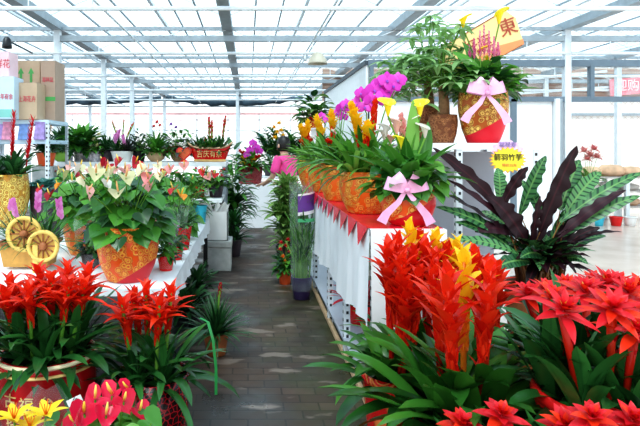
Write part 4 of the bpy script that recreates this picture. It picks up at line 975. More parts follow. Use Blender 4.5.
for px, py in ((209, 116), (212, 120), (226, 115), (205, 138)):
    q = at(px, py, 8.5) - Vector(t.location); spike(t, (q.x * .7, 0, .13), q, ['red_petal'], n=18, L_=.09, W=.04, frac=.6, el=(1.1, 1.4), droop=.15)
for k in range(5): ball_flower(t, (0, 0, .13), (-.25 + .05 * k, -.1, .22 + .02 * (k % 2)), .05, 'pink_petal', 8)
# far end table and plants
def far_pot(label, px, Y, zbase, potargs, fol, name='potted_foliage_plant'): 
    p = Plant(name, label, xat(px, Y), Y, zbase); p.pot(*potargs); p.fol(lambda mb: fol(mb, p)); return p
EZ = ET + .006
p = far_pot('mixed orchid and bromeliad arrangement in dark red moulded pot on far table', 250, 11.4, EZ, (.26, .34, 'pot_dark_red', 'straight'), lambda mb, p: [rosette(mb, (0, 0, p.sz), 50, .5, .06, 'green_leaf', el=(.2, 1.4)), bush(mb, (0, 0, p.sz), .42, .4, 50, .16, .07, ['green_leaf', 'dark_leaf'])], 'flower_arrangement')
for px, py in ((250, 150), (256, 147), (253, 143), (259, 151), (247, 155)): orchid(p.t, p.L(px, py, -.25), .17, 'magenta_petal')
for px, py, m in ((239, 150, 'red_petal'), (242, 157, 'yellow_bract'), (254, 160, 'yellow_bract'), (247, 161, 'white_petal'), (260, 156, 'red_petal'), (250, 166, 'red_petal'), (241, 164, 'yellow_bract')): spike(p.t, (0, -.1, p.sz), p.L(px, py, -.25), [m], n=14, L_=.15, W=.06, frac=.35, el=(.5, 1.2))
p = far_pot('dark drooping plant on the floor at the end of the high bench', 232, 9.7, 0, (.16, .55, 'black_plastic', 'taper'), lambda mb, p: [bush(mb, (0, 0, p.sz), .26, 1.1, 90, .26, .07, ['dark_leaf', 'green_leaf']), rosette(mb, (0, 0, p.sz), 40, .5, .06, 'dark_leaf', el=(.3, 1.4))])
p = far_pot('small dark grassy plant on the floor beside the foam crate', 234, 8.3, 0, (.12, .25, 'dark_pot', 'taper'), lambda mb, p: [rosette(mb, (0, 0, p.sz), 40, .34, .03, 'dark_leaf', el=(.3, 1.4), droop=(.5, 1.2)), rosette(mb, (0, 0, p.sz + .22), 40, .32, .04, 'brom_leaf', el=(.1, 1.4), droop=(.5, 1.2))])
FZ = .95
bench('plant_bench', 'far low bench of palms beyond the person in pink', .05, 2.0, 12.6, 13.6, FZ)
far = ((270, 13.1, 'bush', 'bushy blue green palm on the far bench, left of the yellow blooms'), (281, 12.9, 'palm', 'feathery palm with yellow blooms on the far bench'), (297, 13.1, 'palm2', 'dark green fern palm on the far bench behind the person in pink'), (312, 12.9, 'bush2', 'green leafy shrub at the right end of the far bench'))
for px, Y, kind, label in far:
    p = Plant('potted_palm', label, xat(px, Y), Y, FZ + .001); p.pot(.16, .28, 'dark_pot', 'taper')
    def f(mb):
        for i in range(26):
            az = i * GA; el = rr(.7, 1.45); L_ = rr(.75, 1.15); c = Vector((0, 0, p.sz)); h = Vector((math.cos(az), math.sin(az), 0)); prev = c
            for k in range(1, 11):
                u = k / 10; e = el - 1.2 * u ** 2; q = prev + (h * .62 * math.cos(e) + Vector((0, 0, math.sin(e)))) * (L_ / 10)
                mb.tube([prev, q], .006, 'stem_green', n=3, cap=False)
                if k > 2:
                    for s in (-1, 1): mb.leaf(q, az + s * 1.0, e * .4 + .25, .24 * math.sin(PI * (u * .8 + .15)), .055, .7, R.choice(['green_leaf', 'dark_leaf'] if 'bush' not in kind else ['green_leaf', 'dark_leaf', 'blue_leaf']), .2, 3, 'lance')
                prev = q
    p.fol(f)
    if kind == 'palm':
        for qx, qy in ((274, 128), (279, 124), (277, 133), (281, 131), (275, 138), (283, 136)): ball_flower(p.t, (0, 0, p.sz), p.L(qx, qy, -.35), .16, 'yellow_bract', 14)
# plant lifted high on a slim pedestal
PY = 8.8; px_ = xat(314, PY); zt = zat(128, PY)
t = thing('pedestal', 'tall slim white pedestal behind the yellow bromeliads', 'pedestal', (px_, PY, 0))
mb = MB(); mb.box((-.04, -.04, .03), (.04, .04, zt - .03), 'white_paint'); mb.build('post', t, False)
mb = MB(); mb.box((-.18, -.18, 0), (.18, .18, .03), 'white_paint'); mb.build('base', t, False)
mb = MB(); mb.box((-.12, -.12, zt - .03), (.12, .12, zt), 'white_paint'); mb.build('top', t, False)
p = Plant('potted_foliage_plant', 'bushy green plant in orange red pot high on the slim pedestal', px_, PY, zt + .001); p.pot(.10, .17, 'pot_red_gold', 'taper')
p.fol(lambda mb: bush(mb, (0, 0, p.sz), .22, .34, 60, .18, .09, ['green_leaf', 'dark_leaf', 'olive_leaf'], 'ovate'))

# ------------------------------------------------------------------ right of the aisle
p = Plant('potted_dracaena', 'tall variegated leafy plant on the floor below the person in pink', xat(287, 7.4), 7.4, 0)
p.pot(.15, .32, 'dark_pot', 'taper')
p.fol(lambda mb: [rosette(mb, (dx, dy, p.sz + z), 22, .30, .075, 'variegated_leaf', el=(.1, 1.35), droop=(.5, 1.3), shape='lance', r0=.02) for dx, dy, z in ((0, 0, .05), (-.04, -.05, .25), (.05, -.06, .42), (-.02, .0, .60), (.08, .03, .3), (-.1, -.02, .42), (0, 0, .78), (.06, -.05, .68))] + [mb.tube([(0, 0, p.sz - .03), (0, 0, 1.12)], .018, 'trunk')])
p = Plant('potted_flower', 'coral red flowers in small red pot beside the aisle', xat(285, 6.6), 6.6, 0)
p.pot(.085, .16, 'orange_plastic', 'taper')
p.fol(lambda mb: bush(mb, (0, 0, p.sz), .12, .22, 60, .09, .045, ['dark_leaf', 'green_leaf']))
for px, py in ((280, 250), (286, 246), (290, 252), (283, 257), (288, 240), (281, 243), (285, 262)): ball_flower(p.t, (0, 0, p.sz), p.L(px, py, -.08), .07, 'orange_bract' if py > 255 else 'red_petal', 12)
SY = 5.95
p = Plant('sleeved_plant', 'tall green lily in clear sleeve with purple label beside the rack', xat(301.5, SY), SY, 0)
p.pot(.115, .24, 'purple_plastic', 'taper')
def f(mb):
    for i in range(90):
        az = i * GA; r = rr(.01, .09); b = Vector((math.cos(az) * r, math.sin(az) * r, p.sz)); e = Vector((math.cos(az) * r * 1.3, math.sin(az) * r * 1.3, p.sz + rr(.3, .8)))
        mb.tube([b, e], .004, 'stem_green', n=4, cap=False)
        for k in range(4): q = b.lerp(e, .3 + .7 * k / 3); mb.leaf(q, rr(0, 6.28), rr(.9, 1.4), rr(.12, .24), .018, .5, R.choice(['green_leaf', 'dark_leaf', 'light_leaf']), .2, 4, 'lance')
p.fol(f)
st = zat(183, SY)
so_ = sleeve(p.t, .10, st, .115, .125, 'sleeve_film')
mb = MB(); n = 10
for z0, z1, m in ((st - .30, st - .13, 'label_purple'), (st - .13, st - .11, 'print_white'), (st - .335, st - .30, 'print_white'), (st - .40, st - .365, 'label_green')):
    vs = []
    for k in range(n + 1):
        a = -PI * .62 + PI * .55 * k / n; vs += [(.138 * math.cos(a), .138 * math.sin(a), z0 + (.03 * k / n if m != 'label_green' else 0)), (.138 * math.cos(a), .138 * math.sin(a), z1 + .03 * k / n * (m != 'label_green'))]
    mb.add(vs, [(2 * k, 2 * k + 2, 2 * k + 3, 2 * k + 1) for k in range(n)], m)
mb.build('printed_label', so_)
# things on the low shelf of the rack
p = Plant('potted_bromeliad', 'dark red leaved plant low under the white rack cloth', .93, 4.6, .163); p.pot(.12, .16, 'red_plastic', 'taper')
p.fol(lambda mb: rosette(mb, (0, 0, p.sz), 30, .3, .03, 'dark_red_petal', el=(.3, 1.4), droop=(.4, 1.2)))
p = Plant('potted_foliage_plant', 'light green plant in blue pot on the low shelf behind the front leg', .92, 3.62, .163); p.pot(.11, .2, 'blue_pack', 'taper')
p.fol(lambda mb: rosette(mb, (0, 0, p.sz), 26, .3, .04, 'brom_leaf_bright', el=(.2, 1.4), droop=(.5, 1.4)))

# pots on the rack
RZ0 = RT + .009
def rack_pot(label, px, Y, r, h, mat, nfol, LL, W, fmat, spread=.06, el=(.15, 1.35), shape='strap', base_r=None):
    p = Plant('potted_bromeliad', label, xat(px, Y), Y, RZ0, group=None); p.pot(r, h, mat, 'belly')
    p.fol(lambda mb: [rosette(mb, (dx, dy, p.sz), nfol, LL, W, fmat if isinstance(fmat, str) else R.choice(fmat), el=el, droop=(.6, 1.5), shape=shape) for dx, dy in ((-spread, -spread * .5), (spread, -spread * .5), (0, spread))])
    return p
p = rack_pot('yellow bromeliads in the farthest of the orange gold pots on the rack', 310, 7.0, .15, .32, 'pot_gold_orange', 12, .36, .042, ['light_leaf', 'brom_leaf_bright'])
RY, RB = ['yellow_bract'], ['red_bract', 'yellow_bract']
for px, py in ((300, 124), (308, 119), (303, 128)): spike(p.t, (rr(-.04, .04), 0, p.sz), p.L(px, py), RB, n=24, L_=.125, W=.062, frac=.5, el=(.7, 1.3), droop=.4, tube=.25)
for px, py in ((311, 137), (300, 140)): spike(p.t, (0, 0, p.sz), p.L(px, py, -.1), ['red_bract'], n=12, L_=.09, W=.05, frac=.3, el=(.7, 1.2))
p = rack_pot('yellow bromeliad in orange gold pot second from the far end of the rack', 322, 6.05, .155, .32, 'pot_gold_orange', 14, .40, .042, ['light_leaf', 'brom_leaf_bright'])
for px, py in ((316, 114), (320, 124)): spike(p.t, (rr(-.04, .04), 0, p.sz), p.L(px, py), RB, n=26, L_=.12, W=.06, frac=.5, el=(.7, 1.3), droop=.4, tube=.25)
for px, py in ((322, 116), (327, 120)): orchid(p.t, p.L(px, py, .1), .10, 'magenta_petal', stem=(0, 0, p.sz))
for px, py in ((318, 139), (312, 138), (326, 140)): ball_flower(p.t, (0, 0, p.sz), p.L(px, py, -.1), .07, 'white_petal', 10)
p = rack_pot('tall yellow bromeliad in orange gold pot third from the far end of the rack', 338, 5.05, .165, .32, 'pot_gold_orange', 16, .40, .04, ['brom_leaf_bright', 'light_leaf'])
for px, py in ((331, 109),): spike(p.t, (-.03, 0, p.sz), p.L(px, py), RB, n=34, L_=.11, W=.055, frac=.52, el=(.7, 1.3), droop=.4, tube=.22)
spike(p.t, (0, -.05, p.sz), p.L(327, 140, -.1), ['red_bract'], n=14, L_=.09, W=.05, frac=.3, el=(.7, 1.2))
for px, py, s in ((341, 108, .11), (346, 104, .11), (337, 113, .10), (343, 117, .10), (349, 110, .1)): orchid(p.t, p.L(px, py, .15), s, 'magenta_petal', stem=(0, .05, p.sz))
for px, py in ((338, 136), (333, 132), (342, 140)): ball_flower(p.t, (0, 0, p.sz), p.L(px, py, -.1), .07, 'white_petal', 10)
p = rack_pot('largest orange gold pot on the rack, with yellow and red spikes and magenta orchids', 366, 4.1, .195, .30, 'pot_gold_orange', 18, .46, .042, ['brom_leaf_bright', 'light_leaf', 'brom_leaf_bright'], spread=.09)
for px, py, dy in ((350, 101, .02), (368, 121, -.1)): spike(p.t, (rr(-.05, .0), dy, p.sz), p.L(px, py, dy), RB, n=44 if py < 110 else 28, L_=.105, W=.06, frac=.62 if py < 110 else .45, el=(.7, 1.3), droop=.4, tube=.25)
spike(p.t, (.03, 0, p.sz), p.L(376, 96, .05), ['red_bract'], n=26, L_=.09, W=.05, frac=.55, el=(1.1, 1.4), droop=.15)
for px, py, s in ((374, 90, .14), (380, 84, .14), (387, 80, .13), (393, 86, .13), (398, 80, .13), (383, 96, .12), (371, 100, .12), (363, 99, .13), (357, 104, .12), (365, 107, .12), (378, 101, .11), (361, 93, .1), (388, 92, .11)): orchid(p.t, p.L(px, py, .1 + rr(-.04, .04)), s, 'magenta_petal')
mb = MB()
for a, b in (((0, .05, p.sz), p.L(398, 84, .1)), ((.02, .05, p.sz), p.L(360, 98, .1))): a = Vector(a); mb.tube([a, a.lerp(b, .55) + Vector((.03, .02, .14)), b], .005, 'stem_green', n=5)
mb.build('orchid_stem', p.t)
for px, py, m in ((384, 135, 'white_petal'), (390, 140, 'pink_petal'), (396, 130, 'pink_petal')): calla(p.t, (.05, -.05, p.sz), p.L(px, py, -.08), .09, m)
# nearest pot with pink bow
p = Plant('potted_calla', 'yellow and pale pink callas in orange pot with pink bow on the near rack end', xat(408, 3.46), 3.46, RZ0)
p.pot(.165, zat(189, 3.46) - RZ0, 'pot_gold_half', 'belly')
p.fol(lambda mb: [heart_leaves(mb, p, 40, .27, .24, .13, ['green_leaf', 'light_leaf', 'brom_leaf_bright']), rosette(mb, (0, 0, p.sz), 22, .38, .10, 'green_leaf', el=(.5, 1.4), droop=(.5, 1.2), shape='lance')])
for px, py, s, m in ((388, 106, .12, 'calla_yellow'), (420, 107, .12, 'calla_yellow'), (403, 144, .11, 'calla_yellow'), (397, 126, .10, 'pink_petal'), (411, 122, .10, 'white_petal'), (425, 130, .10, 'white_petal'), (386, 130, .09, 'white_petal')):
    calla(p.t, (rr(-.04, .04), 0, p.sz), p.L(px, py, rr(-.05, .1)), s, m)
spike(p.t, (0, .05, p.sz), p.L(401, 112, .05), ['pink_petal'], n=20, L_=.08, W=.05, frac=.5, el=(1.1, 1.4), droop=.1)
mb = MB(); blade(mb, (0, .02, p.sz), p.L(413, 100, .05), .09, 'light_leaf', bow=(.01, 0, .02)); blade(mb, (.03, .0, p.sz), p.L(428, 122, .05), .09, 'green_leaf', bow=(.02, 0, .02)); mb.build('tall_leaf', p.t)
bow(p.t, p.L(406, 190, -.175), .235)
# ------------------------------------------------------------------ tall rack: money trees and vase
UZ = UT + .001
for k, (px, Y, label) in enumerate(((428, 4.95, 'money tree with thick trunk in brown woven pot on the tall rack, rear one'), (443, 4.62, 'money tree in brown woven pot beside the red and gold vase'))):
    p = Plant('potted_money_tree', label, xat(px, Y), Y, UZ)
    mb = MB(); p.pot(.115, zat(115 if k else 108, Y) - UZ - (.0), 'woven_brown', 'drum')
    mb = MB(); mb.tube([(0, 0, p.sz), (.01, 0, p.sz + .12), (-.01, 0, p.sz + .27)], [.055, .042, .03], 'trunk', n=10); mb.build('trunk', p.t)
    def f(mb):
        top = Vector((-.01, 0, p.sz + .25))
        for i in range(46):
            az = i * GA; u = math.sqrt((i + .5) / 46); e = top + Vector((math.cos(az) * u * .46, math.sin(az) * u * .34, .52 * (1 - u ** 2) * rr(.6, 1.1) + rr(-.22, .05)))
            mb.tube([top, top.lerp(e, .5) + Vector((0, 0, .08)), e], .004, 'stem_green', n=4, cap=False); r_ = rr(0, 1)
            for q in range(6): mb.leaf(e, q * PI / 3 + az, rr(-.2, .3), rr(.12, .18), .055, rr(.5, 1.3), 'money_leaf', .2, 5, 'lance')
    p.fol(f)
    if k == 0:
        mb = MB()
        top = Vector((-.01, 0, p.sz + .25))
        for px2, py2 in ((434, 24), (446, 52), (405, 62), (413, 75), (398, 95), (440, 68), (424, 48), (385, 72), (378, 92), (392, 84), (404, 90)):
            e = p.L(px2, py2, rr(-.1, .2)); mb.tube([top, top.lerp(e, .5) + Vector((0, 0, .05)), e], .005, 'stem_green', n=4, cap=False)
            for q in range(7): mb.leaf(e, q * .9, rr(-.3, .2), rr(.13, .2), .06, rr(.5, 1.4), 'money_leaf', .2, 5, 'lance')
        mb.build('branch', p.t)
VY_ = 4.56
p = Plant('potted_calla', 'yellow callas and pink plumes in red and gold vase with pink bow', xat(483, VY_), VY_, UZ)
vh = zat(86, VY_) - UZ
p.pot(.195, vh, 'vase_half', 'vase')
p.fol(lambda mb: [rosette(mb, (0, 0, p.sz), 34, .32, .12, 'green_leaf', el=(.1, 1.35), droop=(.6, 1.5), shape='ovate', seg=6), bush(mb, (0, 0, p.sz), .26, .26, 80, .14, .075, ['green_leaf', 'dark_leaf', 'light_leaf', 'green_leaf'])])
for px, py, s in ((463, 21, .12), (499, 16, .13), (480, 52, .10), (487, 58, .08)): calla(p.t, (rr(-.04, .04), 0, p.sz), p.L(px, py, rr(-.12, .0)), s, 'calla_yellow')
for px, py, h in ((484, 24, .26), (489, 30, .22), (480, 30, .22), (494, 36, .18), (474, 38, .17), (498, 42, .14), (469, 45, .12)):
    c = p.L(px, py, -.08); mb = MB(); mb.tube([(0, 0, p.sz), c - Vector((0, 0, h))], .004, 'stem_green', n=4)
    for i in range(36):
        u = i / 35; q = c - Vector((0, 0, h * (1 - u))); mb.leaf(q, i * GA, .9, .055 * (1.15 - u), .016, -.3, 'celosia_pink', .2, 2, 'bract')
    mb.build('flower_plume', p.t)
mb = MB()
for a, b_, w_ in (((0, -.05, p.sz), (452, 52), .11), ((.05, 0, p.sz), (500, 60), .09), ((-.02, 0, p.sz), (462, 42), .10), ((.04, 0, p.sz), (512, 72), .10), ((.06, -.08, p.sz), (516, 86), .1), ((-.06, -.08, p.sz), (452, 88), .1)): blade(mb, a, p.L(*b_, -.1), w_, 'green_leaf', bow=(0, -.02, .05), shape='ovate')
mb.build('tall_leaf', p.t)
bow(p.t, p.L(486, 93, -.30), .27)
# tilted banner card behind the vase flowers
BYD = 5.0
t = thing('gift_banner', 'tilted cream and orange card with red characters above the vase', 'sign', at(480, 78, BYD))
q = lambda px, py: at(px, py, BYD) - Vector(t.location)
mb = MB(); corners = [q(434, 52), q(505, 10), q(516, 18), q(524, 44), q(450, 84)]
mb.poly([c for c in corners], 'banner_cream', (0, .006, 0)); mb.build('banner_sheet', t, False)
mb = MB(); mb.poly([c + Vector((0, -.003, 0)) for c in (q(523, 39), q(524, 44), q(452, 84), q(470, 63), q(498, 46))], 'banner_orange', (0, .002, 0)); mb.build('orange_band', t, False)
mb = MB(); mb.tube([q(434, 52), q(505, 10)], .006, 'brown_wood', n=5); mb.tube([q(522, 45), q(450, 85)], .006, 'brown_wood', n=5); mb.build('edge_strip', t)
mb = MB(); mb.tube([q(482, 70) + Vector((0, .02, 0)), Vector((0, .02, UT - t.location.z))], .008, 'brown_wood'); mb.build('stake', t)
lettering('東', .17, 'print_brown', t, q(508, 28) + Vector((0, -.006, 0)), rot=(PI / 2, -.35, 0)); lettering('好运', .13, 'print_brown', t, q(478, 45) + Vector((0, -.006, 0)), rot=(PI / 2, -.35, 0))
# star price tag on the rack edge
t = thing('price_tag', 'yellow starburst price tag with pink top on the tall rack front', 'sign', at(508, 160, 4.288))
q = lambda px, py: at(px, py, 4.288) - Vector(t.location)
mb = MB(); pts = []
for i in range(44): a = 2 * PI * i / 44; r = 1.0 if i % 2 else .82; pts.append((.135 * r * math.cos(a), 0, .095 * r * math.sin(a)))
mb.poly(pts, 'tag_yellow', (0, .003, 0)); mb.build('star_card', t, False)
mb = MB(); mb.poly([(x * 1.08, .004, z * 1.08) for x, y, z in pts], 'tag_orange', (0, .002, 0)); mb.build('orange_edge', t, False)
mb = MB(); pk = []
for i in range(40): a = 2 * PI * i / 40; r = 1 + .10 * math.sin(a * 10); pk.append((.115 * r * math.cos(a), .007, .075 * r * math.sin(a) + .075))
mb.poly(pk, 'tag_pink', (0, .002, 0)); mb.build('pink_top', t, False)
lettering('箭羽竹芋', .055, 'print_black', t, (0, -.003, .018)); lettering('特价35元', .028, 'tag_orange', t, (0.01, -.003, -.04)); lettering('福禄寿', .045, 'violet_pack', t, (0, .004, .115))
# ------------------------------------------------------------------ calathea
CY = 3.55
p = Plant('potted_calathea', 'large calathea with wavy dark purple and striped green leaves', xat(540, CY), CY, 0)
p.pot(.21, zat(283, CY), 'brown_wood', 'taper', rim=[(.98, .03, 'red_glaze', 1.0)])
def f(mb):
    B = 'calathea_back'; GL = 'calathea_leaf'
    crown = lambda: Vector((rr(-.12, .12), rr(-.08, .08), p.sz))
    L = p.L
    for (s, e, w, m, nz, dy) in (((512, 222), (433, 148), .10, B, (0, -1, .2), -.05), ((540, 232), (577, 146), .15, B, (.3, -1, .1), -.08), ((528, 246), (488, 196), .15, B, (0, -1, .4), -.12),
        ((500, 210), (528, 167), .085, B, (0, -1, .3), -.1), ((530, 250), (540, 196), .10, B, (.5, -1, .2), -.1), ((556, 240), (626, 190), .09, B, (0, -.6, 1), -.1), ((560, 244), (612, 196), .08, B, (0, -1, .5), .0),
        ((562, 247), (622, 232), .045, B, (0, -.5, 1), -.15), ((560, 252), (600, 228), .07, B, (0, -1, .5), -.1), ((515, 240), (426, 186), .055, B, (0, -.6, 1), -.1), ((520, 236), (444, 178), .05, B, (0, -1, .6), -.15), ((556, 258), (576, 274), .06, B, (0, -.4, 1), -.2), ((540, 240), (556, 186), .1, B, (-.3, -1, .2), .05), ((515, 235), (475, 232), .1, B, (0, -1, .6), -.1), ((550, 250), (590, 212), .1, B, (0, -1, .5), .05),
        ((520, 214), (546, 156), .115, GL, (.2, -1, .2), .1), ((500, 205), (498, 168), .10, GL, (0, -1, .2), .1), ((560, 210), (580, 160), .13, GL, (0, -1, .2), .1), ((565, 215), (601, 172), .12, GL, (-.2, -1, .3), .05), ((560, 222), (644, 172), .09, GL, (0, -1, .7), .0), ((562, 236), (640, 196), .10, GL, (0, -1, .7), -.1),
        ((515, 244), (436, 207), .10, GL, (0, -1, .8), -.1), ((515, 252), (455, 222), .09, GL, (0, -1, .8), -.1), ((520, 255), (448, 240), .08, GL, (0, -1, .9), -.2), ((560, 255), (606, 236), .07, GL, (0, -1, .8), .1), ((556, 262), (588, 264), .08, GL, (0, -1, .8), -.2), ((530, 262), (490, 272), .11, GL, (0, -1, .8), -.25), ((545, 258), (520, 258), .1, GL, (0, -1, .6), -.2), ((530, 250), (505, 225), .1, GL, (0, -1, .5), .1), ((550, 240), (585, 200), .1, GL, (0, -1, .5), .12), ((520, 240), (480, 212), .1, GL, (0, -1, .5), .12), ((552, 262), (572, 246), .08, GL, (0, -1, .6), .12),
        ((545, 225), (520, 180), .09, GL, (0, -1, .3), .15), ((540, 262), (548, 236), .1, GL, (0, -1, .4), .05)):
        a = L(*s, dy * .4); b = L(*e, dy); c = crown()
        mb.tube([c, c.lerp(a, .6) + Vector((0, 0, .03)), a], [.007, .005, .003], 'stem_brown', n=5, cap=False)
        blade(mb, a, b, w * .82, m, nz, bow=(0, -.01, .035), seg=30, shape='lance', wave=.22 if m == B else .13, fold=.15)
    for i in range(46):
        c = crown(); mb.tube([c, c + Vector((rr(-.08, .08), rr(-.1, .05), rr(.16, .3)))], .007, 'stem_brown', n=5)
    rosette(mb, (0, 0, p.sz + .22), 26, .26, .07, GL, el=(.2, 1.1), droop=(.5, 1.2), shape='lance', wave=.2, seg=10)
    rosette(mb, (0, 0, p.sz + .2), 22, .32, .07, B, el=(.1, 1.2), droop=(.5, 1.2), shape='lance', wave=.25, seg=10)
p.fol(f)
# ------------------------------------------------------------------ foreground right
def brom(label, px, Y, r, pz, potmat, crowns, nl, LL, W, spikes, fmat='brom_leaf_bright', shape='taper', Ls=.13, Ws=.04, n=26, el=(.1, 1.35)):
    p = Plant('potted_bromeliad', label, xat(px, Y), Y, 0); p.pot(r, pz, potmat, shape, rim=[(.985, .03, potmat, 1.0)])
    p.fol(lambda mb: [rosette(mb, (dx, dy, p.sz), nl, LL, W, fmat, el=el, droop=(.7, 1.55)) for dx, dy in crowns])
    for (px2, py2, dy, c) in spikes:
        tip = p.L(px2, py2, dy); b = Vector((max(-r * .8, min(r * .8, tip.x * .55)), dy * .6, p.sz))
        spike(p.t, b, tip, ['red_bract'] if c == 'r' else ['orange_bract', 'yellow_bract'], n=n + 4, L_=.175 * rr(.9, 1.1), W=.052, frac=.72 if py2 > 253 else .6, el=(.72, 1.45), droop=.85, r=.011, stem='red_bract' if c == 'r' else 'orange_bract', tube=.3)
    return p
brom('red sword bromeliad in front right, tall spikes over broad arching leaves', 462, 2.35, .19, zat(418, 2.35), 'pot_red_gold', ((-.09, -.05), (.09, -.04), (0, .09), (0, -.1)), 20, .50, .080, ((447, 264, -.16, 'r'), (492, 258, -.12, 'r'), (464, 246, .02, 'y'), (432, 256, .08, 'r')))
brom('red bromeliad in smooth red pot with gold scrolls next to the rack leg', 397, 2.75, .17, zat(372, 2.75), 'pot_red_gold', ((-.07, -.04), (.07, .03), (0, .07)), 12, .36, .055, ((388, 240, .0, 'r'), (402, 252, -.08, 'r'), (398, 232, .08, 'r'), (414, 246, .05, 'r'), (420, 268, -.1, 'r'), (408, 280, -.12, 'r')))
brom('red and yellow bromeliads behind the front sword bromeliad', 440, 2.95, .17, .50, 'red_plastic', ((-.08, 0), (.08, 0)), 18, .36, .05, ((436, 230, .0, 'y'), (408, 220, .05, 'y'), (424, 240, -.05, 'r'), (418, 228, .1, 'r'), (446, 245, -.05, 'r'), (458, 238, .02, 'y'), (434, 252, -.12, 'r'), (452, 242, .1, 'r')))
brom('red bromeliad between the yellow blooms and the calathea', 488, 2.85, .16, .48, 'red_plastic', ((-.06, 0), (.06, 0)), 16, .36, .05, ((474, 248, .0, 'r'), (484, 258, .05, 'r'), (498, 262, .0, 'r'), (464, 255, -.05, 'r')))
# big red star guzmanias
def guz(label, px, Y, r, pz, potmat, stars, nl=17, LL=.36, W=.062, crowns=((-.09, .04), (.09, .06), (0, .12)), rad=.118, fmat='brom_leaf', center='stamen'):
    p = Plant('potted_guzmania', label, xat(px, Y), Y, 0); p.pot(r, pz, potmat, 'drum', rim=[(.985, .035, potmat, 1.0)])
    p.fol(lambda mb: [rosette(mb, (dx, dy, p.sz), nl, LL, W, fmat, el=(.05, 1.4), droop=(.6, 1.5)) for dx, dy in crowns] + [rosette(mb, (p.L(q[0], q[1]).x * .75, q[2] * .8, p.sz), 9, max(.1, p.L(q[0], q[1]).z - p.sz) * 1.0, W, fmat, el=(1.0, 1.5), droop=(.3, 1.2)) for q in stars])
    for (px2, py2, dy, tl) in stars:
        c = p.L(px2, py2, dy); star(p.t, Vector((c.x * .6, dy * .6, p.sz)), c, rad * rr(.92, 1.08), ('red_petal', 'red_bract', 'red_petal'), W=.038, tilt=(rr(-.15, .15), tl), center=center)
    return p
guz('large red star guzmania in red pot at the right edge', 606, 2.1, .25, zat(394, 2.1), 'red_plastic', ((563, 314, -.1, .45), (612, 312, -.12, .5), (585, 295, .1, .3), (606, 288, .2, .2), (628, 296, .12, .3), (648, 318, .0, .4), (551, 302, .12, .3), (634, 335, -.15, .4)))
guz('red star guzmania just behind the large right hand one', 585, 2.75, .2, .58, 'red_glaze', ((545, 293, .0, .2), (566, 289, .05, .2), (592, 285, .05, .15), (618, 287, .05, .15), (640, 290, 0, .2), (528, 298, -.05, .2)))
guz('small red star bromeliad at bottom right, left of its twin', 500, 1.85, .13, .42, 'dark_pot', ((501, 419, -.03, .35), (462, 428, .02, .3)), nl=12, LL=.2, W=.035, crowns=((0, 0),), rad=.085, center=None)
guz('small red star bromeliad at the bottom right corner', 602, 1.75, .13, .42, 'dark_pot', ((592, 422, -.03, .35), (632, 424, .02, .3), (566, 430, .05, .3)), nl=12, LL=.2, W=.035, crowns=((0, 0),), rad=.085, center=None)
# ------------------------------------------------------------------ far right yard
t = thing('plant_rack', 'low slatted wooden rack of stones in the yard at far right', 'rack', (xat(606, 12.3), 12.3, 0))
for z in (.35, .68, .98):
    mb = MB()
    for k in range(4): mb.box((-1.25, -.4 + k * .21, z - .03), (1.7, -.25 + k * .21, z), 'stone')
    mb.build('slatted_shelf', t, False)
for x in (-1.2, .2, 1.6):
    for y in (-.38, .36): mb = MB(); mb.box((x - .04, y - .04, 0), (x + .04, y + .04, 1.0), 'steel_white'); mb.build('leg', t, False)
def rock(name, label, cat, x, y, z, sx, sy, sz, mat, group=None):
    mb = MB(); prof = [(.001, 0), (.7, .02), (1.0, .3), (.92, .7), (.55, .95), (.001, 1)]; n = 14
    mb.lathe(prof, mat, n, sx=1, sy=1)
    mb.v = [(v[0] * sx * (1 + .15 * math.sin(4 * v[2] + 3 * v[0] * 2)), v[1] * sy, v[2] * sz) for v in mb.v]
    o = mb.build(name); o.location = (x, y, z); return tag(o, label, cat, group)
rx = lambda px: xat(px, 12.2)
for px, z, s, hh, m, lab in ((592, .981, .22, .22, 'pale_wood', 'tan stone slab on the top shelf of the yard rack beside the calathea'), (612, .981, .30, .26, 'tan_stone', 'orange brown stone on the top shelf of the yard rack'), (632, .981, .26, .22, 'tan_stone', 'orange brown stone on the rack top at the right edge'), (600, .681, .26, .18, 'stone', 'grey stone on the middle shelf of the yard rack, left'), (625, .681, .30, .16, 'stone', 'grey stone on the middle shelf of the yard rack, right'), (605, .351, .24, .15, 'stone', 'grey stone on the lowest shelf of the yard rack, left'), (630, .351, .2, .18, 'tan_stone', 'tan stone on the lowest shelf of the yard rack, right')):
    rock('stone', lab, 'stone', rx(px), 12.25, z, s, .22, hh, m)
p = Plant('potted_orchid', 'pale pink flowered pot in the yard behind the calathea', xat(588, 11.6), 11.6, 0); p.pot(.2, .95, 'stone', 'taper')
p.fol(lambda mb: rosette(mb, (0, 0, p.sz), 24, .4, .06, 'olive_leaf', el=(.2, 1.4)))
for px, py in ((584, 152), (590, 156), (594, 150), (587, 160), (597, 158)): ball_flower(p.t, (0, 0, p.sz), p.L(px, py, -.1), .26, 'pink_petal', 14)
for px, col, lab in ((598, 'turquoise_plastic', 'small teal tub on the yard floor'), (616, 'red_plastic', 'small red tub on the yard floor'), (630, 'white_ceramic', 'small white tub on the yard floor')):
    t = thing('plastic_tub', lab, 'tub', (xat(px, 11.5), 11.5, .005)); pot(t, .12, .18, col, 'taper', soil=False, name='tub_body')
    mb = MB(); mb.lathe([(.11, .165), (.13, .17), (.13, .185), (.11, .185)], col, 20); mb.build('rim', t)
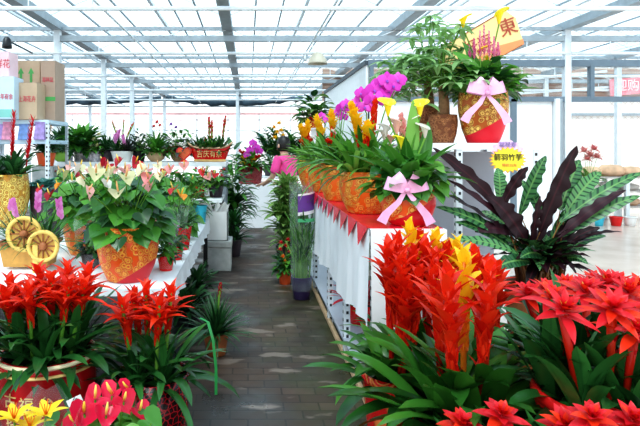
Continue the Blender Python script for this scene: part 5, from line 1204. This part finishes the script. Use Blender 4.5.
# ------------------------------------------------------------------ shelf of boxes upper left
SYD = 7.2; sx0, sx1 = -3.5, xat(50, SYD); SZ = zat(120, SYD)
t = thing('storage_rack', 'white storage rack carrying cardboard boxes at the left edge', 'rack', ((sx0 + sx1) / 2, SYD + .3, 0)); hw = (sx1 - sx0) / 2
for z in (.9, zat(140, SYD), SZ):
    mb = MB(); mb.box((-hw, -.35, z - .05), (hw, .45, z), 'pale_blue'); mb.build('shelf', t, False)
for sx in (-1, 1):
    for y, sy in ((-.34, 1), (.44, -1)): mb = MB(); angle_leg(mb, sx * hw - sx * .002, y, 0, SZ, -sx, sy); mb.build('upright', t, False)
def carton(label, px0, px1, py0, Y, d, mat='cardboard', z=SZ, group=None, name='cardboard_box', rz=0, side='cardboard_side'):
    x0, x1 = xat(px0, Y), xat(px1, Y); h = zat(py0, Y) - z; w_ = (x1 - x0) / 2
    t = thing(name, label, 'box', ((x0 + x1) / 2, Y + d / 2, z + .001)); t.rotation_euler.z = rz
    mb = MB(); mb.box((-w_, -d / 2, 0), (w_, d / 2, h), mat); mb.build('box_body', t, False, bevel=.006)
    mb = MB(); mb.box((-w_ + .003, -d / 2 + .003, h), (-.004, d / 2 - .003, h + .006), side); mb.box((.004, -d / 2 + .003, h), (w_ - .003, d / 2 - .003, h + .006), side); mb.build('flap', t, False)
    return t, w_, d, h
def arrow(t, x, y, z, s, mat):
    mb = MB(); mb.poly([(x - .016 * s, y, z), (x + .016 * s, y, z), (x + .016 * s, y, z + .16 * s), (x + .04 * s, y, z + .16 * s), (x, y, z + .24 * s), (x - .04 * s, y, z + .16 * s), (x - .016 * s, y, z + .16 * s)], mat, (0, .002, 0)); mb.build('arrow_mark', t, False)
t, w_, d, h = carton('brown carton with two green up arrows at the back of the storage rack', 11, 40, 61, 7.5, .35)
arrow(t, -.06, -d / 2 - .003, h - .33, 1.0, 'print_green'); arrow(t, .075, -d / 2 - .003, h - .33, 1.0, 'print_green')
t, w_, d, h = carton('tall brown carton with green tape stripe at right end of storage rack', 40.5, 55, 61, 7.4, .4, 'cardboard_side')
mb = MB(); mb.box((-w_ - .002, -d / 2 - .003, h * .33), (w_ + .002, -d / 2 + .01, h * .40), 'print_green'); mb.build('tape_stripe', t, False)
lettering('易碎品', .07, 'print_red', t, (0, -d / 2 - .004, h * .68), squash=.7)
t, w_, d, h = carton('smaller brown carton with red printing in front of the arrow carton', 17, 37, 83, 7.1, .3)
lettering('上海花卉', .085, 'print_red', t, (0, -d / 2 - .004, h * .55), squash=.65)
t, w_, d, h = carton('pale blue printed carton with teal band at the left edge', -8, 14, 77, 6.95, .3, 'pale_blue', side='pale_blue')
mb = MB(); mb.box((-w_ - .002, -d / 2 - .003, .02), (w_ + .002, -d / 2 + .01, .12), 'teal_strip'); mb.build('teal_band', t, False)
lettering('年年有余', .08, 'print_red', t, (.02, -d / 2 - .004, h * .52), squash=.65)
zb = SZ + h + .008
t, w_, d, h = carton('pale pink printed carton on top of the pale blue carton', -10, 9, 52, 6.97, .28, 'pale_pink', z=zb, side='pale_pink')
lettering('鲜花', .12, 'print_red', t, (.04, -d / 2 - .004, h * .5), squash=.8)
z2 = zat(140, SYD)
for k, (px, m, lab) in enumerate(((1, 'violet_pack', 'violet packet on the shelf under the cartons, leftmost'), (8, 'pink_pack', 'pink packet on the shelf under the cartons'), (24, 'blue_pack', 'blue packet on the shelf under the cartons'), (40, 'violet_pack', 'violet packet on the shelf under the cartons, rightmost'))):
    t = thing('packet', lab, 'packet', (xat(px, 7.15), 7.15, z2 + .001)); hh = .17 + .03 * (k % 2)
    mb = MB(); mb.add([(-.07, -.05, 0), (.07, -.05, 0), (.07, .05, 0), (-.07, .05, 0), (-.06, -.012, hh), (.06, -.012, hh), (.06, .012, hh), (-.06, .012, hh)], [(3, 2, 1, 0), (0, 1, 5, 4), (1, 2, 6, 5), (2, 3, 7, 6), (3, 0, 4, 7)], m); mb.build('packet_body', t, False, bevel=.008)
    mb = MB(); mb.box((-.065, -.006, hh), (.065, .006, hh + .03), m); mb.build('seal', t, False)
# black floodlight near the roof at left, pendant lamp
t = thing('floodlight', 'black lamp hanging under the roof at the upper left edge', 'lamp', at(7, 42, 8.9))
mb = MB(); mb.lathe([(.03, .08), (.06, .04), (.075, -.06), (.075, -.10), (.065, -.10), (.06, -.04)], 'black_plastic', 20); mb.build('lamp_housing', t)
mb = MB(); mb.lathe([(.001, -.07), (.06, -.06)], 'bulb', 20); mb.build('lens', t)
mb = MB(); mb.tube([(0, 0, .07), (0, 0, 3.285 + .03 - t.location.z), (0, 1.05, 3.285 - t.location.z)], .015, 'steel_dark'); mb.build('bracket', t)
PLY = 9.96
t = thing('pendant_lamp', 'cream dome pendant lamp hanging over the aisle', 'lamp', (xat(317.5, PLY), PLY - .0, zat(64, PLY)))
mb = MB(); mb.lathe([(.03, .21), (.06, .20), (.10, .16), (.155, .08), (.175, .02), (.18, 0), (.165, 0), (.15, .06), (.09, .14)], 'lamp_shade', 32); mb.build('lamp_shade', t)
mb = MB(); mb.lathe([(.001, .02), (.035, .04), (.045, .07), (.02, .13), (.02, .18)], 'bulb', 16); mb.build('bulb', t)
mb = MB(); mb.tube([(0, 0, .2), (0, 0, 3.285 - t.location.z)], .012, 'steel_white'); mb.build('rod', t)
mb = MB(); mb.tube([(-.22, 0, 3.26 - t.location.z), (-.22, 0, .05)], .018, 'steel_white'); mb.tube([(-.22, 0, .06), (0, 0, .205)], .008, 'steel_white'); mb.build('side_rod', t)
# ------------------------------------------------------------------ person in pink
def skin(name, parent, verts, edges, radii, mat, root=0, sub=2):
    me = bpy.data.meshes.new(name); me.from_pydata([tuple(v) for v in verts], edges, []); me.materials.append(MATS[mat])
    o = bpy.data.objects.new(name, me); COL.objects.link(o)
    if parent: o.parent = parent
    m = o.modifiers.new('skin', 'SKIN'); m.use_smooth_shade = True
    for i, d in enumerate(me.skin_vertices[0].data):
        r = radii[i]; d.radius = r if hasattr(r, '__len__') else (r, r); d.use_root = (i == root)
    s = o.modifiers.new('sub', 'SUBSURF'); s.levels = sub; s.render_levels = sub
    return o
HY = 8.8; pt = thing('person', 'person in a pink shirt with black hair, turned away, leaning forward', 'person', (xat(289.5, HY), HY, 0), rz=.8)
V = [(0, 0, .95), (0, .02, 1.10), (0, .05, 1.25), (0, .07, 1.38), (0, .09, 1.46), (0, .12, 1.53), (0, .14, 1.60), (0, .155, 1.68)]
rad = [(.15, .11), (.14, .10), (.155, .11), (.16, .105), (.09, .08), (.05, .05), (.075, .09), (.07, .085)]
E = [(i, i + 1) for i in range(7)]
for s in (-1, 1):
    k = len(V); V += [(s * .17, .09, 1.42), (s * .22, .10, 1.28), (s * .235, .16, 1.13), (s * .20, .34, 1.04), (s * .18, .42, 1.02)]; rad += [.06, .05, .042, .034, (.036, .022)]
    E += [(3, k), (k, k + 1), (k + 1, k + 2), (k + 2, k + 3), (k + 3, k + 4)]
    h = k + 4
    for j, (dx, l) in enumerate(((-.03, .068), (-.01, .078), (.01, .073), (.03, .058))):
        a = len(V); V += [(s * .18 + dx, .46, 1.018), (s * .18 + dx * 1.15, .46 + l * .6, 1.00), (s * .18 + dx * 1.2, .46 + l, .975)]; rad += [.010, .009, .007]; E += [(h, a), (a, a + 1), (a + 1, a + 2)]
    a = len(V); V += [(s * .18 - s * .045, .42, 1.0), (s * .18 - s * .06, .455, .985)]; rad += [.011, .008]; E += [(h, a), (a, a + 1)]
    k = len(V); V += [(s * .09, 0, .88), (s * .10, .03, .50), (s * .10, -.01, .09), (s * .105, .11, .035)]; rad += [.095, .062, .042, (.04, .03)]
    E += [(0, k), (k, k + 1), (k + 1, k + 2), (k + 2, k + 3)]
body = skin('body', pt, V, E, rad, 'skin')
V = [(0, 0, .92), (0, .02, 1.10), (0, .05, 1.25), (0, .07, 1.38), (0, .085, 1.455)]; rad = [(.19, .14), (.18, .13), (.19, .14), (.185, .13), (.10, .09)]; E = [(i, i + 1) for i in range(4)]
for s in (-1, 1):
    k = len(V); V += [(s * .17, .09, 1.42), (s * .225, .10, 1.27), (s * .238, .13, 1.19)]; rad += [.085, .075, .07]; E += [(3, k), (k, k + 1), (k + 1, k + 2)]
skin('shirt', pt, V, E, rad, 'shirt_pink')
V = [(0, 0, .95)]; rad = [(.175, .13)]; E = []
for s in (-1, 1):
    k = len(V); V += [(s * .09, 0, .86), (s * .10, .03, .50), (s * .10, -.01, .12)]; rad += [.115, .085, .07]; E += [(0, k), (k, k + 1), (k + 1, k + 2)]
skin('trousers', pt, V, E, rad, 'trousers')
mb = MB(); mb.lathe([(.001, .135), (.05, .125), (.088, .085), (.105, .02), (.10, -.05), (.085, -.10), (.06, -.115)], 'hair', 24, sx=.95, sy=1.12, c=(0, .125, 1.66)); mb.build('hair', pt)
mb = MB()
for s in (-1, 1): mb.lathe([(.001, 0), (.009, .004), (.011, .01), (.001, .014)], 'print_black', 10, M=Matrix.Translation((s * .034, .245, 1.645)) @ Matrix.Rotation(-PI / 2, 4, 'X'))
mb.build('eyes', pt)
mb = MB(); mb.add([(-.014, .245, 1.61), (.014, .245, 1.61), (0, .275, 1.605), (0, .245, 1.66)], [(0, 1, 2), (1, 3, 2), (3, 0, 2)], 'skin'); mb.build('nose', pt)
mb = MB(); mb.box((-.022, .236, 1.572), (.022, .246, 1.58), 'anthurium_red'); mb.build('mouth', pt)
for s in (-1, 1):
    mb = MB(); mb.lathe([(.001, -.03), (.018, -.02), (.02, .01), (.012, .03), (.001, .033)], 'skin', 10, sx=.5, c=(s * .098, .14, 1.63)); mb.build('ear', pt)
    mb = MB(); mb.lathe([(.001, 0), (.05, 0), (.055, .03), (.04, .08), (.001, .09)], 'black_plastic', 14, sy=2.4, c=(s * .105, .05, 0)); mb.build('shoe', pt)
